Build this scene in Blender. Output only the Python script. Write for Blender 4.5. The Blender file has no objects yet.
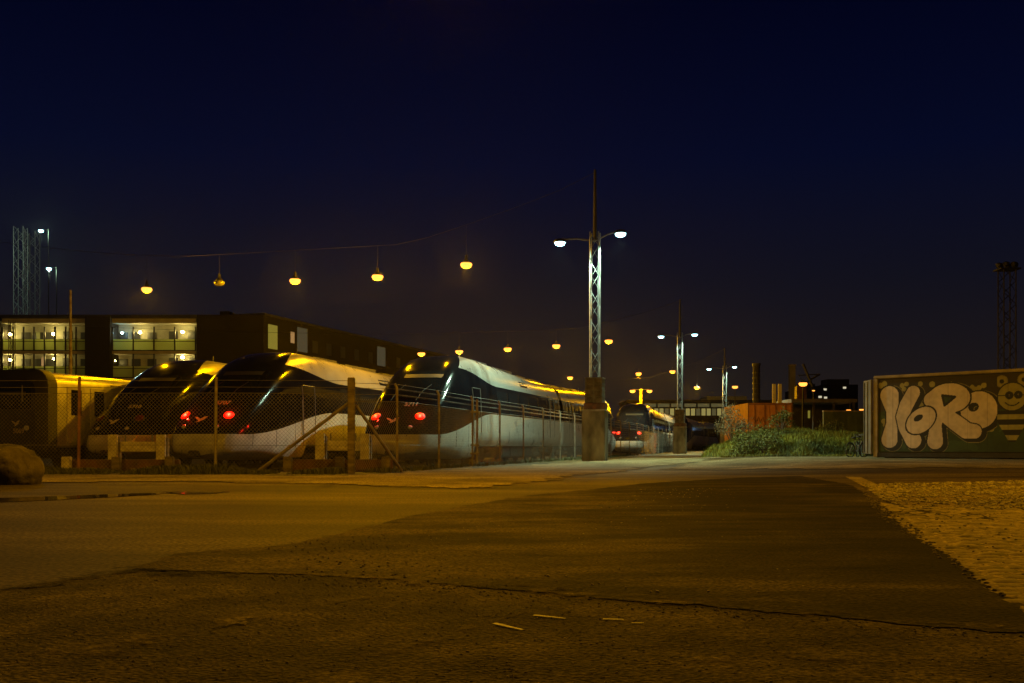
import bpy, bmesh, math, random
from mathutils import Vector, Matrix
from mathutils.noise import noise as pnoise
random.seed(7)
R = math.radians
scene = bpy.context.scene
col = scene.collection

# ------------------------------------------------------------------ camera
CAMZ, F, HY = 0.60, 1000.0, 446.0        # metres, focal length in pixels, horizon row
cam_d = bpy.data.cameras.new("camera"); cam = bpy.data.objects.new("camera", cam_d); col.objects.link(cam)
cam_d.sensor_width = 36.0; cam_d.lens = 36.0 * F / 1024.0
cam_d.shift_y = (HY - 341.5) / 1024.0
cam_d.clip_start = 0.05; cam_d.clip_end = 3000
cam.location = (0, 0, CAMZ); cam.rotation_euler = (R(90), 0, 0)
scene.camera = cam

# ------------------------------------------------------------------ night sky
world = bpy.data.worlds.new("World"); scene.world = world; world.use_nodes = True
nt = world.node_tree; nt.nodes.clear()
wo = nt.nodes.new("ShaderNodeOutputWorld"); wb = nt.nodes.new("ShaderNodeBackground")
tc = nt.nodes.new("ShaderNodeTexCoord"); sx = nt.nodes.new("ShaderNodeSeparateXYZ"); rp = nt.nodes.new("ShaderNodeValToRGB")
nt.links.new(tc.outputs["Generated"], sx.inputs[0]); nt.links.new(sx.outputs[2], rp.inputs[0])
nt.links.new(rp.outputs[0], wb.inputs[0]); nt.links.new(wb.outputs[0], wo.inputs[0])
el = rp.color_ramp.elements
el[0].position = 0.0; el[0].color = (0.0150, 0.0112, 0.0088, 1)
el[1].position = 1.0; el[1].color = (0.0002, 0.0004, 0.0020, 1)
for p, c in ((0.07, (0.0105, 0.0080, 0.0085)), (0.16, (0.0050, 0.0052, 0.0115)), (0.27, (0.0013, 0.0028, 0.0165)), (0.40, (0.0002, 0.0010, 0.0100))):
    e = el.new(p); e.color = (*c, 1)
wb.inputs[1].default_value = 1.0

scene.view_settings.view_transform = 'Standard'; scene.view_settings.look = 'None'
scene.view_settings.exposure = 0.0; scene.view_settings.gamma = 1.0
scene.view_settings.use_curve_mapping = False
scene.cycles.sample_clamp_indirect = 4.0
scene.cycles.use_denoising = True
scene.cycles.max_bounces = 5
scene.cycles.volume_bounces = 0
HAZE = 0.00006

SODIUM = (1.0, 0.45, 0.0); MERCURY = (0.60, 0.95, 0.66); WARM = (1.0, 0.74, 0.20)
P_SOD, P_MER = 1800.0, 3300.0             # watts of the lamps

# ------------------------------------------------------------------ materials
MATS = {}
def mat(name, c1, c2=None, scale=4.0, rough=0.7, metal=0.0, bump=0.0, bscale=None, detail=6, coat=0.0, spec=None, stretch=None, lo=0.35, hi=0.65):
    if name in MATS: return MATS[name]
    m = bpy.data.materials.new(name); m.use_nodes = True; MATS[name] = m
    n = m.node_tree.nodes; l = m.node_tree.links; b = n["Principled BSDF"]
    b.inputs["Roughness"].default_value = rough; b.inputs["Metallic"].default_value = metal
    b.inputs["Coat Weight"].default_value = coat; b.inputs["Coat Roughness"].default_value = 0.08
    if spec is not None: b.inputs["Specular IOR Level"].default_value = spec
    t = n.new("ShaderNodeTexCoord"); mp = n.new("ShaderNodeMapping"); l.new(t.outputs["Object"], mp.inputs[0])
    if stretch: mp.inputs["Scale"].default_value = stretch
    tx = n.new("ShaderNodeTexNoise"); tx.inputs["Scale"].default_value = scale; tx.inputs["Detail"].default_value = detail
    l.new(mp.outputs[0], tx.inputs[0])
    mr = n.new("ShaderNodeMapRange"); mr.inputs[1].default_value = lo; mr.inputs[2].default_value = hi
    l.new(tx.outputs[0], mr.inputs[0])
    mx = n.new("ShaderNodeMix"); mx.data_type = 'RGBA'
    c2 = c2 or tuple(v * 0.7 for v in c1)
    mx.inputs[6].default_value = (*c2, 1); mx.inputs[7].default_value = (*c1, 1)
    l.new(mr.outputs[0], mx.inputs[0]); l.new(mx.outputs[2], b.inputs["Base Color"])
    rr = n.new("ShaderNodeMapRange"); rr.inputs[3].default_value = max(0.03, rough - 0.08); rr.inputs[4].default_value = min(1, rough + 0.08)
    l.new(tx.outputs[0], rr.inputs[0]); l.new(rr.outputs[0], b.inputs["Roughness"])
    if bump:
        t2 = n.new("ShaderNodeTexNoise"); t2.inputs["Scale"].default_value = bscale or scale * 6; t2.inputs["Detail"].default_value = 8
        l.new(mp.outputs[0], t2.inputs[0])
        bp = n.new("ShaderNodeBump"); bp.inputs["Strength"].default_value = bump; bp.inputs["Distance"].default_value = 0.02
        l.new(t2.outputs[0], bp.inputs["Height"]); l.new(bp.outputs[0], b.inputs["Normal"])
    return m

def glow(name, colr, strength):
    if name in MATS: return MATS[name]
    m = bpy.data.materials.new(name); m.use_nodes = True; MATS[name] = m
    b = m.node_tree.nodes["Principled BSDF"]
    b.inputs["Base Color"].default_value = (0.08, 0.08, 0.08, 1)
    b.inputs["Emission Color"].default_value = (*colr, 1); b.inputs["Emission Strength"].default_value = strength
    return m

def vcol_mat(name, rough=0.6, coat=0.0, grime=0.25, gscale=1.5):
    if name in MATS: return MATS[name]
    m = bpy.data.materials.new(name); m.use_nodes = True; MATS[name] = m
    n = m.node_tree.nodes; l = m.node_tree.links; b = n["Principled BSDF"]
    a = n.new("ShaderNodeAttribute"); a.attribute_name = "paint"
    t = n.new("ShaderNodeTexCoord"); tx = n.new("ShaderNodeTexNoise"); tx.inputs["Scale"].default_value = gscale; tx.inputs["Detail"].default_value = 8
    l.new(t.outputs["Object"], tx.inputs[0])
    mr = n.new("ShaderNodeMapRange"); mr.inputs[1].default_value = .3; mr.inputs[2].default_value = .7; mr.inputs[3].default_value = 1 - grime; mr.inputs[4].default_value = 1
    l.new(tx.outputs[0], mr.inputs[0])
    mx = n.new("ShaderNodeMix"); mx.data_type = 'RGBA'; mx.blend_type = 'MULTIPLY'; mx.inputs[0].default_value = 1
    l.new(a.outputs["Color"], mx.inputs[6]); l.new(mr.outputs[0], mx.inputs[7]); l.new(mx.outputs[2], b.inputs["Base Color"])
    b.inputs["Roughness"].default_value = rough; b.inputs["Coat Weight"].default_value = coat
    return m

def ground_mat(name, c_dark, c_mid, c_light, big=0.35, fine=45.0, rough=0.85, bump=0.6, stone=True, streak=None, graded=None):
    """weathered paving: large stains, streaks along the traffic, a fine speckle of stones"""
    m = bpy.data.materials.new(name); m.use_nodes = True; MATS[name] = m
    n = m.node_tree.nodes; l = m.node_tree.links; b = n["Principled BSDF"]
    t = n.new("ShaderNodeTexCoord")
    a = n.new("ShaderNodeTexNoise"); a.inputs["Scale"].default_value = big; a.inputs["Detail"].default_value = 9; a.inputs["Roughness"].default_value = .62
    mp = n.new("ShaderNodeMapping"); l.new(t.outputs["Object"], mp.inputs[0])
    if streak: mp.inputs["Scale"].default_value = streak
    l.new(mp.outputs[0], a.inputs[0])
    r = n.new("ShaderNodeValToRGB"); e = r.color_ramp.elements
    e[0].position = .36; e[0].color = (*c_dark, 1); e[1].position = .66; e[1].color = (*c_light, 1)
    k = e.new(.5); k.color = (*c_mid, 1)
    if graded:      # paler on one side, darker on the other
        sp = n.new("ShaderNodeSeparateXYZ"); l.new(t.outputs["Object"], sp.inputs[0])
        wr = n.new("ShaderNodeMapRange"); wr.inputs[1].default_value = graded[0]; wr.inputs[2].default_value = graded[1]; wr.inputs[3].default_value = .10; wr.inputs[4].default_value = -.09
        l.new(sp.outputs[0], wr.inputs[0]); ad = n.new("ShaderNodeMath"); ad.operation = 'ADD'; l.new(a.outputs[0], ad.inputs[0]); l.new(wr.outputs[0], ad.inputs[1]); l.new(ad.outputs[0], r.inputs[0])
    else: l.new(a.outputs[0], r.inputs[0])
    f = n.new("ShaderNodeTexNoise"); f.inputs["Scale"].default_value = fine; f.inputs["Detail"].default_value = 3
    l.new(t.outputs["Object"], f.inputs[0])
    fr = n.new("ShaderNodeMapRange"); fr.inputs[1].default_value = .35; fr.inputs[2].default_value = .68; fr.inputs[3].default_value = .22; fr.inputs[4].default_value = 1.9
    l.new(f.outputs[0], fr.inputs[0])
    mx = n.new("ShaderNodeMix"); mx.data_type = 'RGBA'; mx.blend_type = 'MULTIPLY'; mx.inputs[0].default_value = 1
    l.new(r.outputs[0], mx.inputs[6]); l.new(fr.outputs[0], mx.inputs[7]); l.new(mx.outputs[2], b.inputs["Base Color"])
    b.inputs["Roughness"].default_value = rough
    b.inputs["Specular IOR Level"].default_value = .07
    v = n.new("ShaderNodeTexVoronoi"); v.inputs["Scale"].default_value = fine * .9; l.new(t.outputs["Object"], v.inputs[0])
    md = n.new("ShaderNodeTexNoise"); md.inputs["Scale"].default_value = 2.2; md.inputs["Detail"].default_value = 5; l.new(t.outputs["Object"], md.inputs[0])
    bp2 = n.new("ShaderNodeBump"); bp2.inputs["Strength"].default_value = bump; bp2.inputs["Distance"].default_value = .05
    l.new(md.outputs[0], bp2.inputs["Height"])
    bp = n.new("ShaderNodeBump"); bp.inputs["Strength"].default_value = bump; bp.inputs["Distance"].default_value = .008
    l.new(v.outputs["Distance"], bp.inputs["Height"]); l.new(bp2.outputs[0], bp.inputs["Normal"]); l.new(bp.outputs[0], b.inputs["Normal"])
    return m

# ------------------------------------------------------------------ mesh helpers
class MB:
    def __init__(s): s.v = []; s.f = []
    def add(s, vs, fs):
        o = len(s.v); s.v += [tuple(p) for p in vs]; s.f += [tuple(i + o for i in f) for f in fs]; return s
    def box(s, x0, x1, y0, y1, z0, z1, M=None):
        vs = [Vector(p) for p in ((x0,y0,z0),(x1,y0,z0),(x1,y1,z0),(x0,y1,z0),(x0,y0,z1),(x1,y0,z1),(x1,y1,z1),(x0,y1,z1))]
        if M is not None: vs = [M @ p for p in vs]
        return s.add(vs, ((0,3,2,1),(4,5,6,7),(0,1,5,4),(1,2,6,5),(2,3,7,6),(3,0,4,7)))
    def cbox(s, c, d, M=None):
        return s.box(c[0]-d[0]/2, c[0]+d[0]/2, c[1]-d[1]/2, c[1]+d[1]/2, c[2]-d[2]/2, c[2]+d[2]/2, M)
    def tube(s, pts, r, n=6, cap=True):
        pts = [Vector(p) for p in pts]; rs = r if isinstance(r, (list, tuple)) else [r] * len(pts)
        rings = []
        for i, p in enumerate(pts):
            d = (pts[min(i+1, len(pts)-1)] - pts[max(i-1, 0)]).normalized()
            u = d.cross(Vector((0, 0, 1)))
            if u.length < 1e-3: u = d.cross(Vector((0, 1, 0)))
            u.normalize(); w = d.cross(u)
            rings.append([p + (u * math.cos(a) + w * math.sin(a)) * rs[i] for a in [2*math.pi*k/n for k in range(n)]])
        vs = [q for g in rings for q in g]; fs = []
        for i in range(len(pts) - 1):
            for k in range(n):
                a = i*n+k; b2 = i*n+(k+1) % n
                fs.append((a, b2, b2+n, a+n))
        if cap: fs.append(tuple(range(n-1, -1, -1))); fs.append(tuple((len(pts)-1)*n+k for k in range(n)))
        return s.add(vs, fs)
    def lathe(s, prof, c=(0,0,0), n=16, axis='z'):
        vs = []; fs = []
        for r, h in prof:
            for k in range(n):
                a = 2*math.pi*k/n
                if axis == 'z': vs.append((c[0]+r*math.cos(a), c[1]+r*math.sin(a), c[2]+h))
                elif axis == 'y': vs.append((c[0]+r*math.cos(a), c[1]+h, c[2]+r*math.sin(a)))
                else: vs.append((c[0]+h, c[1]+r*math.cos(a), c[2]+r*math.sin(a)))
        for i in range(len(prof)-1):
            for k in range(n):
                a = i*n+k; b2 = i*n+(k+1) % n; fs.append((a, b2, b2+n, a+n))
        fs.append(tuple(range(n-1, -1, -1))); fs.append(tuple((len(prof)-1)*n+k for k in range(n)))
        return s.add(vs, fs)
    def mesh(s, name, material, smooth=False, bevel=0):
        me = bpy.data.meshes.new(name); me.from_pydata(s.v, [], s.f); me.update()
        bm = bmesh.new(); bm.from_mesh(me); bmesh.ops.recalc_face_normals(bm, faces=bm.faces)
        if bevel:
            bmesh.ops.bevel(bm, geom=[e for e in bm.edges if len(e.link_faces) == 2 and e.calc_face_angle(0) > .5], offset=bevel, segments=2, affect='EDGES', clamp_overlap=True)
        bm.to_mesh(me); bm.free()
        for mm in (material if isinstance(material, (list, tuple)) else [material]): me.materials.append(mm)
        if smooth:
            for p in me.polygons: p.use_smooth = True
            if smooth != 'all':
                me.set_sharp_from_angle(angle=R(38))
        return me
    def build(s, name, material, parent=None, smooth=False, bevel=0, label=None, cat=None, group=None, kind=None, loc=None, rz=0):
        return link(name, s.mesh(name, material, smooth, bevel), parent, label, cat, group, kind, loc, rz)

def link(name, data, parent=None, label=None, cat=None, group=None, kind=None, loc=None, rz=0):
    o = bpy.data.objects.new(name, data); col.objects.link(o)
    if parent is not None: o.parent = parent
    if loc is not None: o.location = loc
    if rz: o.rotation_euler.z = rz
    tag(o, label, cat, group, kind)
    return o
def tag(o, label=None, cat=None, group=None, kind=None):
    if label: o['label'] = label
    if cat: o['category'] = cat
    if group: o['group'] = group
    if kind: o['kind'] = kind
    return o
def thing(name, label, cat, loc=(0,0,0), rz=0, group=None):
    return link(name, None, None, label, cat, group, None, loc, rz)
def ss(t): t = max(0., min(1., t)); return t*t*(3-2*t)
def W(px, y, d):                    # world point seen at a pixel of the photograph at a distance
    return Vector(((px-512)/F*d, d, CAMZ+(HY-y)/F*d))
def G(px, y, z=0.0):                # ground point
    d = (CAMZ-z)*F/(y-HY); return ((px-512)/F*d, d)

# directions of the yard: the tracks run along T, spans cross them along S
TD = Vector((0.2607, 0.9654, 0)); SD = Vector((-0.9654, 0.2607, 0)); TROT = -math.atan2(0.2607, 0.9654)
def fence_x(y):
    if y < 66: return -2.76 + .262*(y-24)
    return -2.76 + .262*42 + .235*(y-66)
def gz(x, y):
    z = .18*ss((y-14)/16)*ss((x-5)/5)*(1-ss((y-40)/10))
    sd = fence_x(y) - x - .5
    if y > 23.5 and sd > 0: z -= .42*ss((y-23.5)/2.0)*ss(sd/1.2)
    return z

# ------------------------------------------------------------------ ground and paving
m_ground = ground_mat("worn_concrete_road", (.030,.023,.010), (.062,.048,.021), (.13,.102,.05), big=.45, fine=38, bump=.25, streak=(.35, 1.3, 1), rough=.72)
m_rough = ground_mat("coarse_old_asphalt", (.026,.020,.010), (.050,.039,.020), (.12,.095,.053), big=1.6, fine=70, bump=.8)
m_patch = ground_mat("dark_new_asphalt", (.010,.008,.004), (.028,.022,.011), (.10,.078,.04), big=.9, fine=55, bump=.7, streak=(.7, 1.5, 1), graded=(-.6, 2.2))
m_cobble = mat("cobble_granite", (.27,.21,.12), (.10,.078,.043), scale=7, rough=.8, bump=.3, bscale=60)
m_gravelbed = ground_mat("gravel_bed", (.06,.047,.025), (.13,.10,.055), (.22,.17,.10), big=.8, fine=60, bump=1.0)
m_dirt_lamplight = ground_mat("sand_dirt_lamplight", (.10,.079,.040), (.20,.160,.088), (.30,.24,.14), big=.5, fine=40, bump=.5)  # sand and dirt, lifted paler to carry lamplight on the verges
m_dust = ground_mat("scattered_dust", (.09,.070,.036), (.16,.128,.07), (.22,.175,.10), big=.8, fine=60, bump=.4)
def ragged(m, sc, lo, hi):
    n = m.node_tree.nodes; l = m.node_tree.links; b = n["Principled BSDF"]
    t = n.new("ShaderNodeTexCoord"); a = n.new("ShaderNodeTexNoise"); a.inputs["Scale"].default_value = sc; a.inputs["Detail"].default_value = 9; a.inputs["Roughness"].default_value = .75
    l.new(t.outputs["Object"], a.inputs[0]); r = n.new("ShaderNodeMapRange"); r.inputs[1].default_value = lo; r.inputs[2].default_value = hi
    l.new(a.outputs[0], r.inputs[0]); l.new(r.outputs[0], b.inputs["Alpha"])
ragged(m_dust, 4.0, .48, .66)
m_crumb = ground_mat('crumbled_tar', (.010,.008,.005), (.02,.016,.009), (.05,.04,.02), big=2, fine=80, bump=1.0)
ragged(m_crumb, 7.0, .46, .58)
m_yard = ground_mat("yard_ballast", (.02,.018,.015), (.04,.035,.03), (.07,.062,.05), big=.5, fine=12, bump=1.0)

def axis(segs):
    out = []
    for a, b, st in segs:
        k = max(1, round((b-a)/st)); out += [a + (b-a)*i/k for i in range(k)]
    return out + [segs[-1][1]]
xs = axis([(-600,-200,100),(-200,-40,16),(-40,-12,2),(-12,16,.5),(16,40,2),(40,200,16),(200,600,100)])
ys = axis([(-60,-4,8),(-4,2,1),(2,60,.5),(60,150,3),(150,400,25),(400,620,55)])
gb = MB(); nx = len(xs)
gb.add([(x, y, gz(x, y)) for y in ys for x in xs], [(j*nx+i, j*nx+i+1, (j+1)*nx+i+1, (j+1)*nx+i) for j in range(len(ys)-1) for i in range(nx-1)])
gob = gb.build('ground', [m_ground, m_yard], kind='structure', smooth='all')
for p in gob.data.polygons:
    c = p.center
    if c.y > 23.2 and c.x < fence_x(c.y) + .1: p.material_index = 1
    elif c.y > 36 and c.x > fence_x(c.y) + 9.5: p.material_index = 1

def patch_rise(me):
    for v in me.vertices: v.co.z += .013*ss((v.co.x-1.2)/1.0)*ss((v.co.y-3.2)/1.0)
def sheet(name, pix, m, z, zg=0.0, jag=.04, world=False, step=.08, thick=0.0, kind='structure', smooth=False):
    pts = [p if world else G(*p) for p in pix]; out = []
    for i, a in enumerate(pts):
        b2 = pts[(i+1) % len(pts)]; a = Vector(a); b = Vector(b2); n = max(1, int((b-a).length/step)); n = min(n, 400)
        for k in range(n):
            p = a.lerp(b, k/n); q = Vector((p.x*3.1, p.y*3.1, z*100))
            out.append((p.x + jag*(pnoise(q)+.5*pnoise(q*5)+.25*pnoise(q*17)), p.y + jag*(pnoise(q+Vector((9,9,9)))+.5*pnoise(q*5+Vector((4,4,4)))+.25*pnoise(q*17+Vector((4,4,4))))))
    bm = bmesh.new(); vs = [bm.verts.new((x, y, z)) for x, y in out]; f = bm.faces.new(vs)
    if f.normal.z < 0: f.normal_flip()
    bm.normal_update()
    if f.normal.z < 0: bmesh.ops.reverse_faces(bm, faces=[f])
    if thick:
        es = list(f.edges); r = bmesh.ops.extrude_edge_only(bm, edges=es)
        for v in [g for g in r['geom'] if isinstance(g, bmesh.types.BMVert)]:
            v.co.z -= thick; 
    bmesh.ops.triangulate(bm, faces=[g for g in bm.faces if len(g.verts) > 4])
    bmesh.ops.recalc_face_normals(bm, faces=bm.faces)
    if sum(g.normal.z*g.calc_area() for g in bm.faces) < 0: bmesh.ops.reverse_faces(bm, faces=bm.faces)
    me = bpy.data.meshes.new(name); bm.to_mesh(me); bm.free(); me.materials.append(m)
    return link(name, me, kind=kind)

# coarse old asphalt nearest the camera
sheet('old_asphalt', [(-900,640),(-250,612),(0,592),(60,582),(125,571),(185,574),(240,570),(330,572),(440,579),(560,590),(700,602),(850,614),(1024,628),(1400,670),(2600,760),(2600,2200),(-1700,2200)], m_rough, .006, jag=.05)
# dark patch of newer asphalt, a finger thick
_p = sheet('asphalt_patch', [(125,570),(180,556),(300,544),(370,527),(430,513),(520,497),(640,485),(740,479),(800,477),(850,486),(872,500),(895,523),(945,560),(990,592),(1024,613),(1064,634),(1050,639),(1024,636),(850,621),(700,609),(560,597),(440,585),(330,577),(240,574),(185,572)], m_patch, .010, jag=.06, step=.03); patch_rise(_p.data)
sheet('dust_streak', [(300,575),(440,584),(560,593),(700,604),(850,617),(1000,629),(1000,631),(850,620),(700,608.5),(560,598),(440,588),(300,577.5)], m_dust, .015, jag=.12, step=.02)
sheet('dust_streak', [(560,608),(470,627),(400,645),(350,668),(300,700),(320,700),(372,668),(420,645),(490,627)], m_dust, .010, jag=.09, step=.03)
sheet('dust_streak', [(260,571),(300,561),(390,543),(500,519),(640,499),(640,497.5),(500,516.5),(390,540),(300,558)], m_dust, .017, jag=.09, step=.04)
sheet('dust_streak', [(590,565),(640,538),(690,518),(705,518),(668,540),(640,566)], m_dust, .013, jag=.1, step=.04)
sheet('dust_streak', [(430,545),(560,540),(700,552),(860,560),(860,566),(700,560),(560,550),(430,553)], m_dust, .013, jag=.15, step=.04)
sheet('dust_streak', [(40,655),(200,618),(330,598),(420,596),(300,612),(160,640),(80,670)], m_dust, .0105, jag=.12, step=.04)
sheet('dust_streak', [(640,668),(760,650),(900,652),(1000,668),(880,664),(760,664),(680,683)], m_dust, .0105, jag=.1, step=.04)
sheet('tar_seam', [(0,590),(60,580),(125,569),(240,574),(240,579),(125,576),(60,586),(0,597)], m_crumb, .011, jag=.07, step=.02)
sheet('tar_seam', [(905,510),(960,513),(1000,517),(990,521),(930,519),(880,514)], m_patch, .012, jag=.03)
# sandy strip (kerb line) along the edge of the cobbles
def draped(name, pix, m, dz, cell=.3):
    P = [G(*p) for p in pix]; x0 = min(p[0] for p in P); x1 = max(p[0] for p in P); y0 = min(p[1] for p in P); y1 = max(p[1] for p in P)
    idx = {}; vs = []; fs = []
    def vi(i, j):
        if (i, j) not in idx:
            x = x0+i*cell; y = y0+j*cell; idx[(i, j)] = len(vs); x += .1*pnoise(Vector((x*3, y*3, 1))); vs.append((x, y, gz(x, y)+dz))
        return idx[(i, j)]
    for i in range(int((x1-x0)/cell)+1):
        for j in range(int((y1-y0)/cell)+1):
            x = x0+(i+.5)*cell; y = y0+(j+.5)*cell
            if pip(x+.5*pnoise(Vector((x, y, 0))), y+.5*pnoise(Vector((x, y, 5))), P): fs.append((vi(i, j), vi(i+1, j), vi(i+1, j+1), vi(i, j+1)))
    me = bpy.data.meshes.new(name); me.from_pydata(vs, [], fs); me.materials.append(m); link(name, me, kind='structure')
def pip(x, y, poly):
    c = False; j = len(poly)-1
    for i in range(len(poly)):
        if (poly[i][1] > y) != (poly[j][1] > y) and x < (poly[j][0]-poly[i][0])*(y-poly[i][1])/(poly[j][1]-poly[i][1])+poly[i][0]: c = not c
        j = i
    return c
draped('dirt_lamplight_verge', [(-200,478),(60,483),(180,482),(300,484),(400,487),(450,489),(520,484),(600,474),(660,466),(720,461),(715,453),(700,451.5),(670,454),(640,457),(620,459.5),(560,463.5),(500,467),(440,471),(400,473.5),(345,476.5),(215,475.5),(80,475.5),(-200,474.5)], m_dirt_lamplight, .012)  # dirt along the fence, its pale tone also painting lamplight on the road
draped('dirt_lamplight_verge', [(660,470),(760,470),(850,472),(1024,473),(1300,473),(1300,462),(1024,461),(870,461),(760,462),(700,463)], m_dirt_lamplight, .012)  # same pale sheet paints the lamplit road brighter at the right
sheet('sand_strip', [(826,466.5),(838,466.5),(868,481),(905,497),(892,499),(858,484)], m_dirt_lamplight, .010, jag=.02)
sheet('gravel_bed', [(858,484),(905,486),(1024,484),(1500,480),(1700,500),(1500,509),(1024,511),(905,510),(878,497)], m_gravelbed, .009, jag=.05)
sheet('cobble_bedding', [(880,503),(910,509),(1024,510),(1700,508),(2200,560),(1500,640),(1150,680),(1024,613),(990,592),(945,560),(895,523)], m_dirt_lamplight, .009, jag=.02)

# cobbles: every stone a small rounded block, in rows
def pip(x, y, poly):
    c = False; j = len(poly)-1
    for i in range(len(poly)):
        if (poly[i][1] > y) != (poly[j][1] > y) and x < (poly[j][0]-poly[i][0])*(y-poly[i][1])/(poly[j][1]-poly[i][1])+poly[i][0]: c = not c
        j = i
    return c
cpoly = [G(*p) for p in [(884,505),(910,509),(1024,510),(1420,509),(1500,560),(1500,640),(1150,682),(1040,624),(1010,614),(970,594),(925,562),(880,525)]]
cb = MB(); y = 2.4; row = 0
while y < 10.2:
    x = .8 + (row % 2)*.07; dy = .115
    while x < 9.5:
        w = random.uniform(.13, .2)
        if pip(x+w/2, y, cpoly) and random.random() > .03:
            zt = .016 + random.uniform(-.004, .005); g = .008; t = random.uniform(-.02, .02)
            a = (x+g, y+g+t*.3); b = (x+w-g, y+dy-g+t*.3); s = .016
            vs = [(a[0],a[1],0),(b[0],a[1],0),(b[0],b[1],0),(a[0],b[1],0),
                  (a[0]+s*.5,a[1]+s*.5,zt-.009),(b[0]-s*.5,a[1]+s*.5,zt-.009),(b[0]-s*.5,b[1]-s*.5,zt-.009),(a[0]+s*.5,b[1]-s*.5,zt-.009),
                  (a[0]+s*1.8,a[1]+s*1.5,zt),(b[0]-s*1.8,a[1]+s*1.5,zt+t*.2),(b[0]-s*1.8,b[1]-s*1.5,zt),(a[0]+s*1.8,b[1]-s*1.5,zt-t*.2)]
            fs = [(8,9,10,11)] + [(i,(i+1)%4,(i+1)%4+4,i+4) for i in range(4)] + [(i+4,(i+1)%4+4,(i+1)%4+8,i+8) for i in range(4)]
            cb.add(vs, fs)
        x += w
    y += dy + .004; row += 1
cb.build('cobblestones', m_cobble, kind='structure', smooth='all')

# loose stones
def pebble(mb, x, y, z, r):
    rz = random.uniform(0, 6.28); sq = random.uniform(.5, .8)
    vs = []
    for k, (rr, hh) in enumerate(((.75, -.2), (1, .25), (.55, .8))):
        for i in range(5):
            a = rz + i*1.2566 + k*.5; q = r*rr*random.uniform(.8, 1.15)
            vs.append((x+q*math.cos(a), y+q*sq*math.sin(a)*1.2, z+r*hh*sq))
    fs = [(i, (i+1)%5, (i+1)%5+5, i+5) for i in range(5)] + [(i+5, (i+1)%5+5, (i+1)%5+10, i+10) for i in range(5)] + [(10,11,12,13,14)]
    mb.add(vs, fs)
pb = MB(); gp = [G(*p) for p in [(862,485),(1024,482),(1300,482),(1300,508),(1024,511),(905,510),(880,500)]]
n = 0
while n < 5200:
    y = random.uniform(9, 17); x = random.uniform(2.8, 11.5)
    if pip(x, y, gp) and pnoise(Vector((x*1.3, y*1.3, 0))) + random.uniform(-.3, .4) > -.1:
        pebble(pb, x, y, .01+gz(x,y), random.uniform(.012, .034)); n += 1
pb.build('gravel', mat("pale_gravel", (.36,.31,.23), (.10,.085,.06), scale=9, rough=.8), kind='stuff', smooth='all')
pb = MB()
def litter(poly, n, r0, r1, z, dens=None):
    P = [G(*p) for p in poly]; x0 = min(p[0] for p in P); x1 = max(p[0] for p in P); y0 = min(p[1] for p in P); y1 = max(p[1] for p in P)
    k = 0; t = 0
    while k < n and t < n*60:
        t += 1; x = random.uniform(x0, x1); y = random.uniform(y0, y1)
        if pip(x, y, P) and (dens is None or dens(x, y)): pebble(pb, x, y, z, random.uniform(r0, r1)); k += 1
litter([(640,486),(740,480),(850,486),(880,505),(930,550),(700,560),(560,520)], 500, .004, .013, .014)
litter([(250,548),(500,525),(640,560),(500,590),(300,575)], 500, .003, .009, .011)
litter([(0,596),(125,575),(560,604),(1024,645),(1024,760),(0,760)], 1500, .0015, .006, .006)
litter([(240,572),(440,583),(700,608),(1024,634),(1024,645),(700,618),(440,594),(240,582)], 420, .002, .007, .007)
litter([(860,490),(905,523),(990,590),(1024,612),(1000,606),(930,556),(880,522)], 260, .006, .016, .022)
litter([(905,500),(1024,514),(1024,600),(985,585),(930,540)], 120, .004, .012, .018)
pb.build('loose_stones', mat("loose_stone", (.20,.165,.11), (.05,.04,.028), scale=14, rough=.85), kind='stuff', smooth='all')

pb = MB()
litter([(560,520),(640,490),(850,486),(880,505),(940,560),(1000,600),(700,600),(500,585)], 420, .003, .009, .014)
litter([(300,560),(500,520),(560,585),(300,575)], 120, .002, .006, .012)
litter([(0,600),(560,606),(1024,645),(1024,760),(0,760)], 260, .0012, .0035, .008)
pb.build('pale_grit', mat("pale_grit", (.50,.44,.33), (.22,.18,.12), scale=20, rough=.7), kind='stuff', smooth='all')
# remnants of white road paint, each a ragged fleck
m_paint = mat("old_road_paint", (.66,.63,.55), (.40,.37,.30), scale=30, rough=.7)
for i, (a, b2, w) in enumerate((((494,626.5),(523,633),.022),((534,618),(566,621.5),.022),((603,622),(623,622.5),.02),((632,626),(644,626),.012))):
    A = Vector(G(*a)); B = Vector(G(*b2)); d = (B-A).normalized(); n2 = Vector((-d.y, d.x))*w/2
    sheet('paint_mark', [tuple(A-n2), tuple(B-n2*.6), tuple(B+n2*.6), tuple(A+n2)], m_paint, .011, jag=.006, world=True, step=.012)
# puddle along the kerbless edge at left
m_water = bpy.data.materials.new("puddle_water"); m_water.use_nodes = True
b = m_water.node_tree.nodes["Principled BSDF"]; b.inputs["Base Color"].default_value = (.012,.011,.009,1); b.inputs["Roughness"].default_value = .04
sheet('puddle', [(-60,500),(0,498.5),(60,496.5),(112,494.6),(150,493.2),(160,494.4),(110,497.6),(50,500.5),(0,502.5),(-60,505)], m_water, .006, jag=.05)
sheet('puddle', [(158,493),(186,492),(210,492.4),(232,491.6),(214,493.9),(186,494.8)], m_water, .006, jag=.05)

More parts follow.
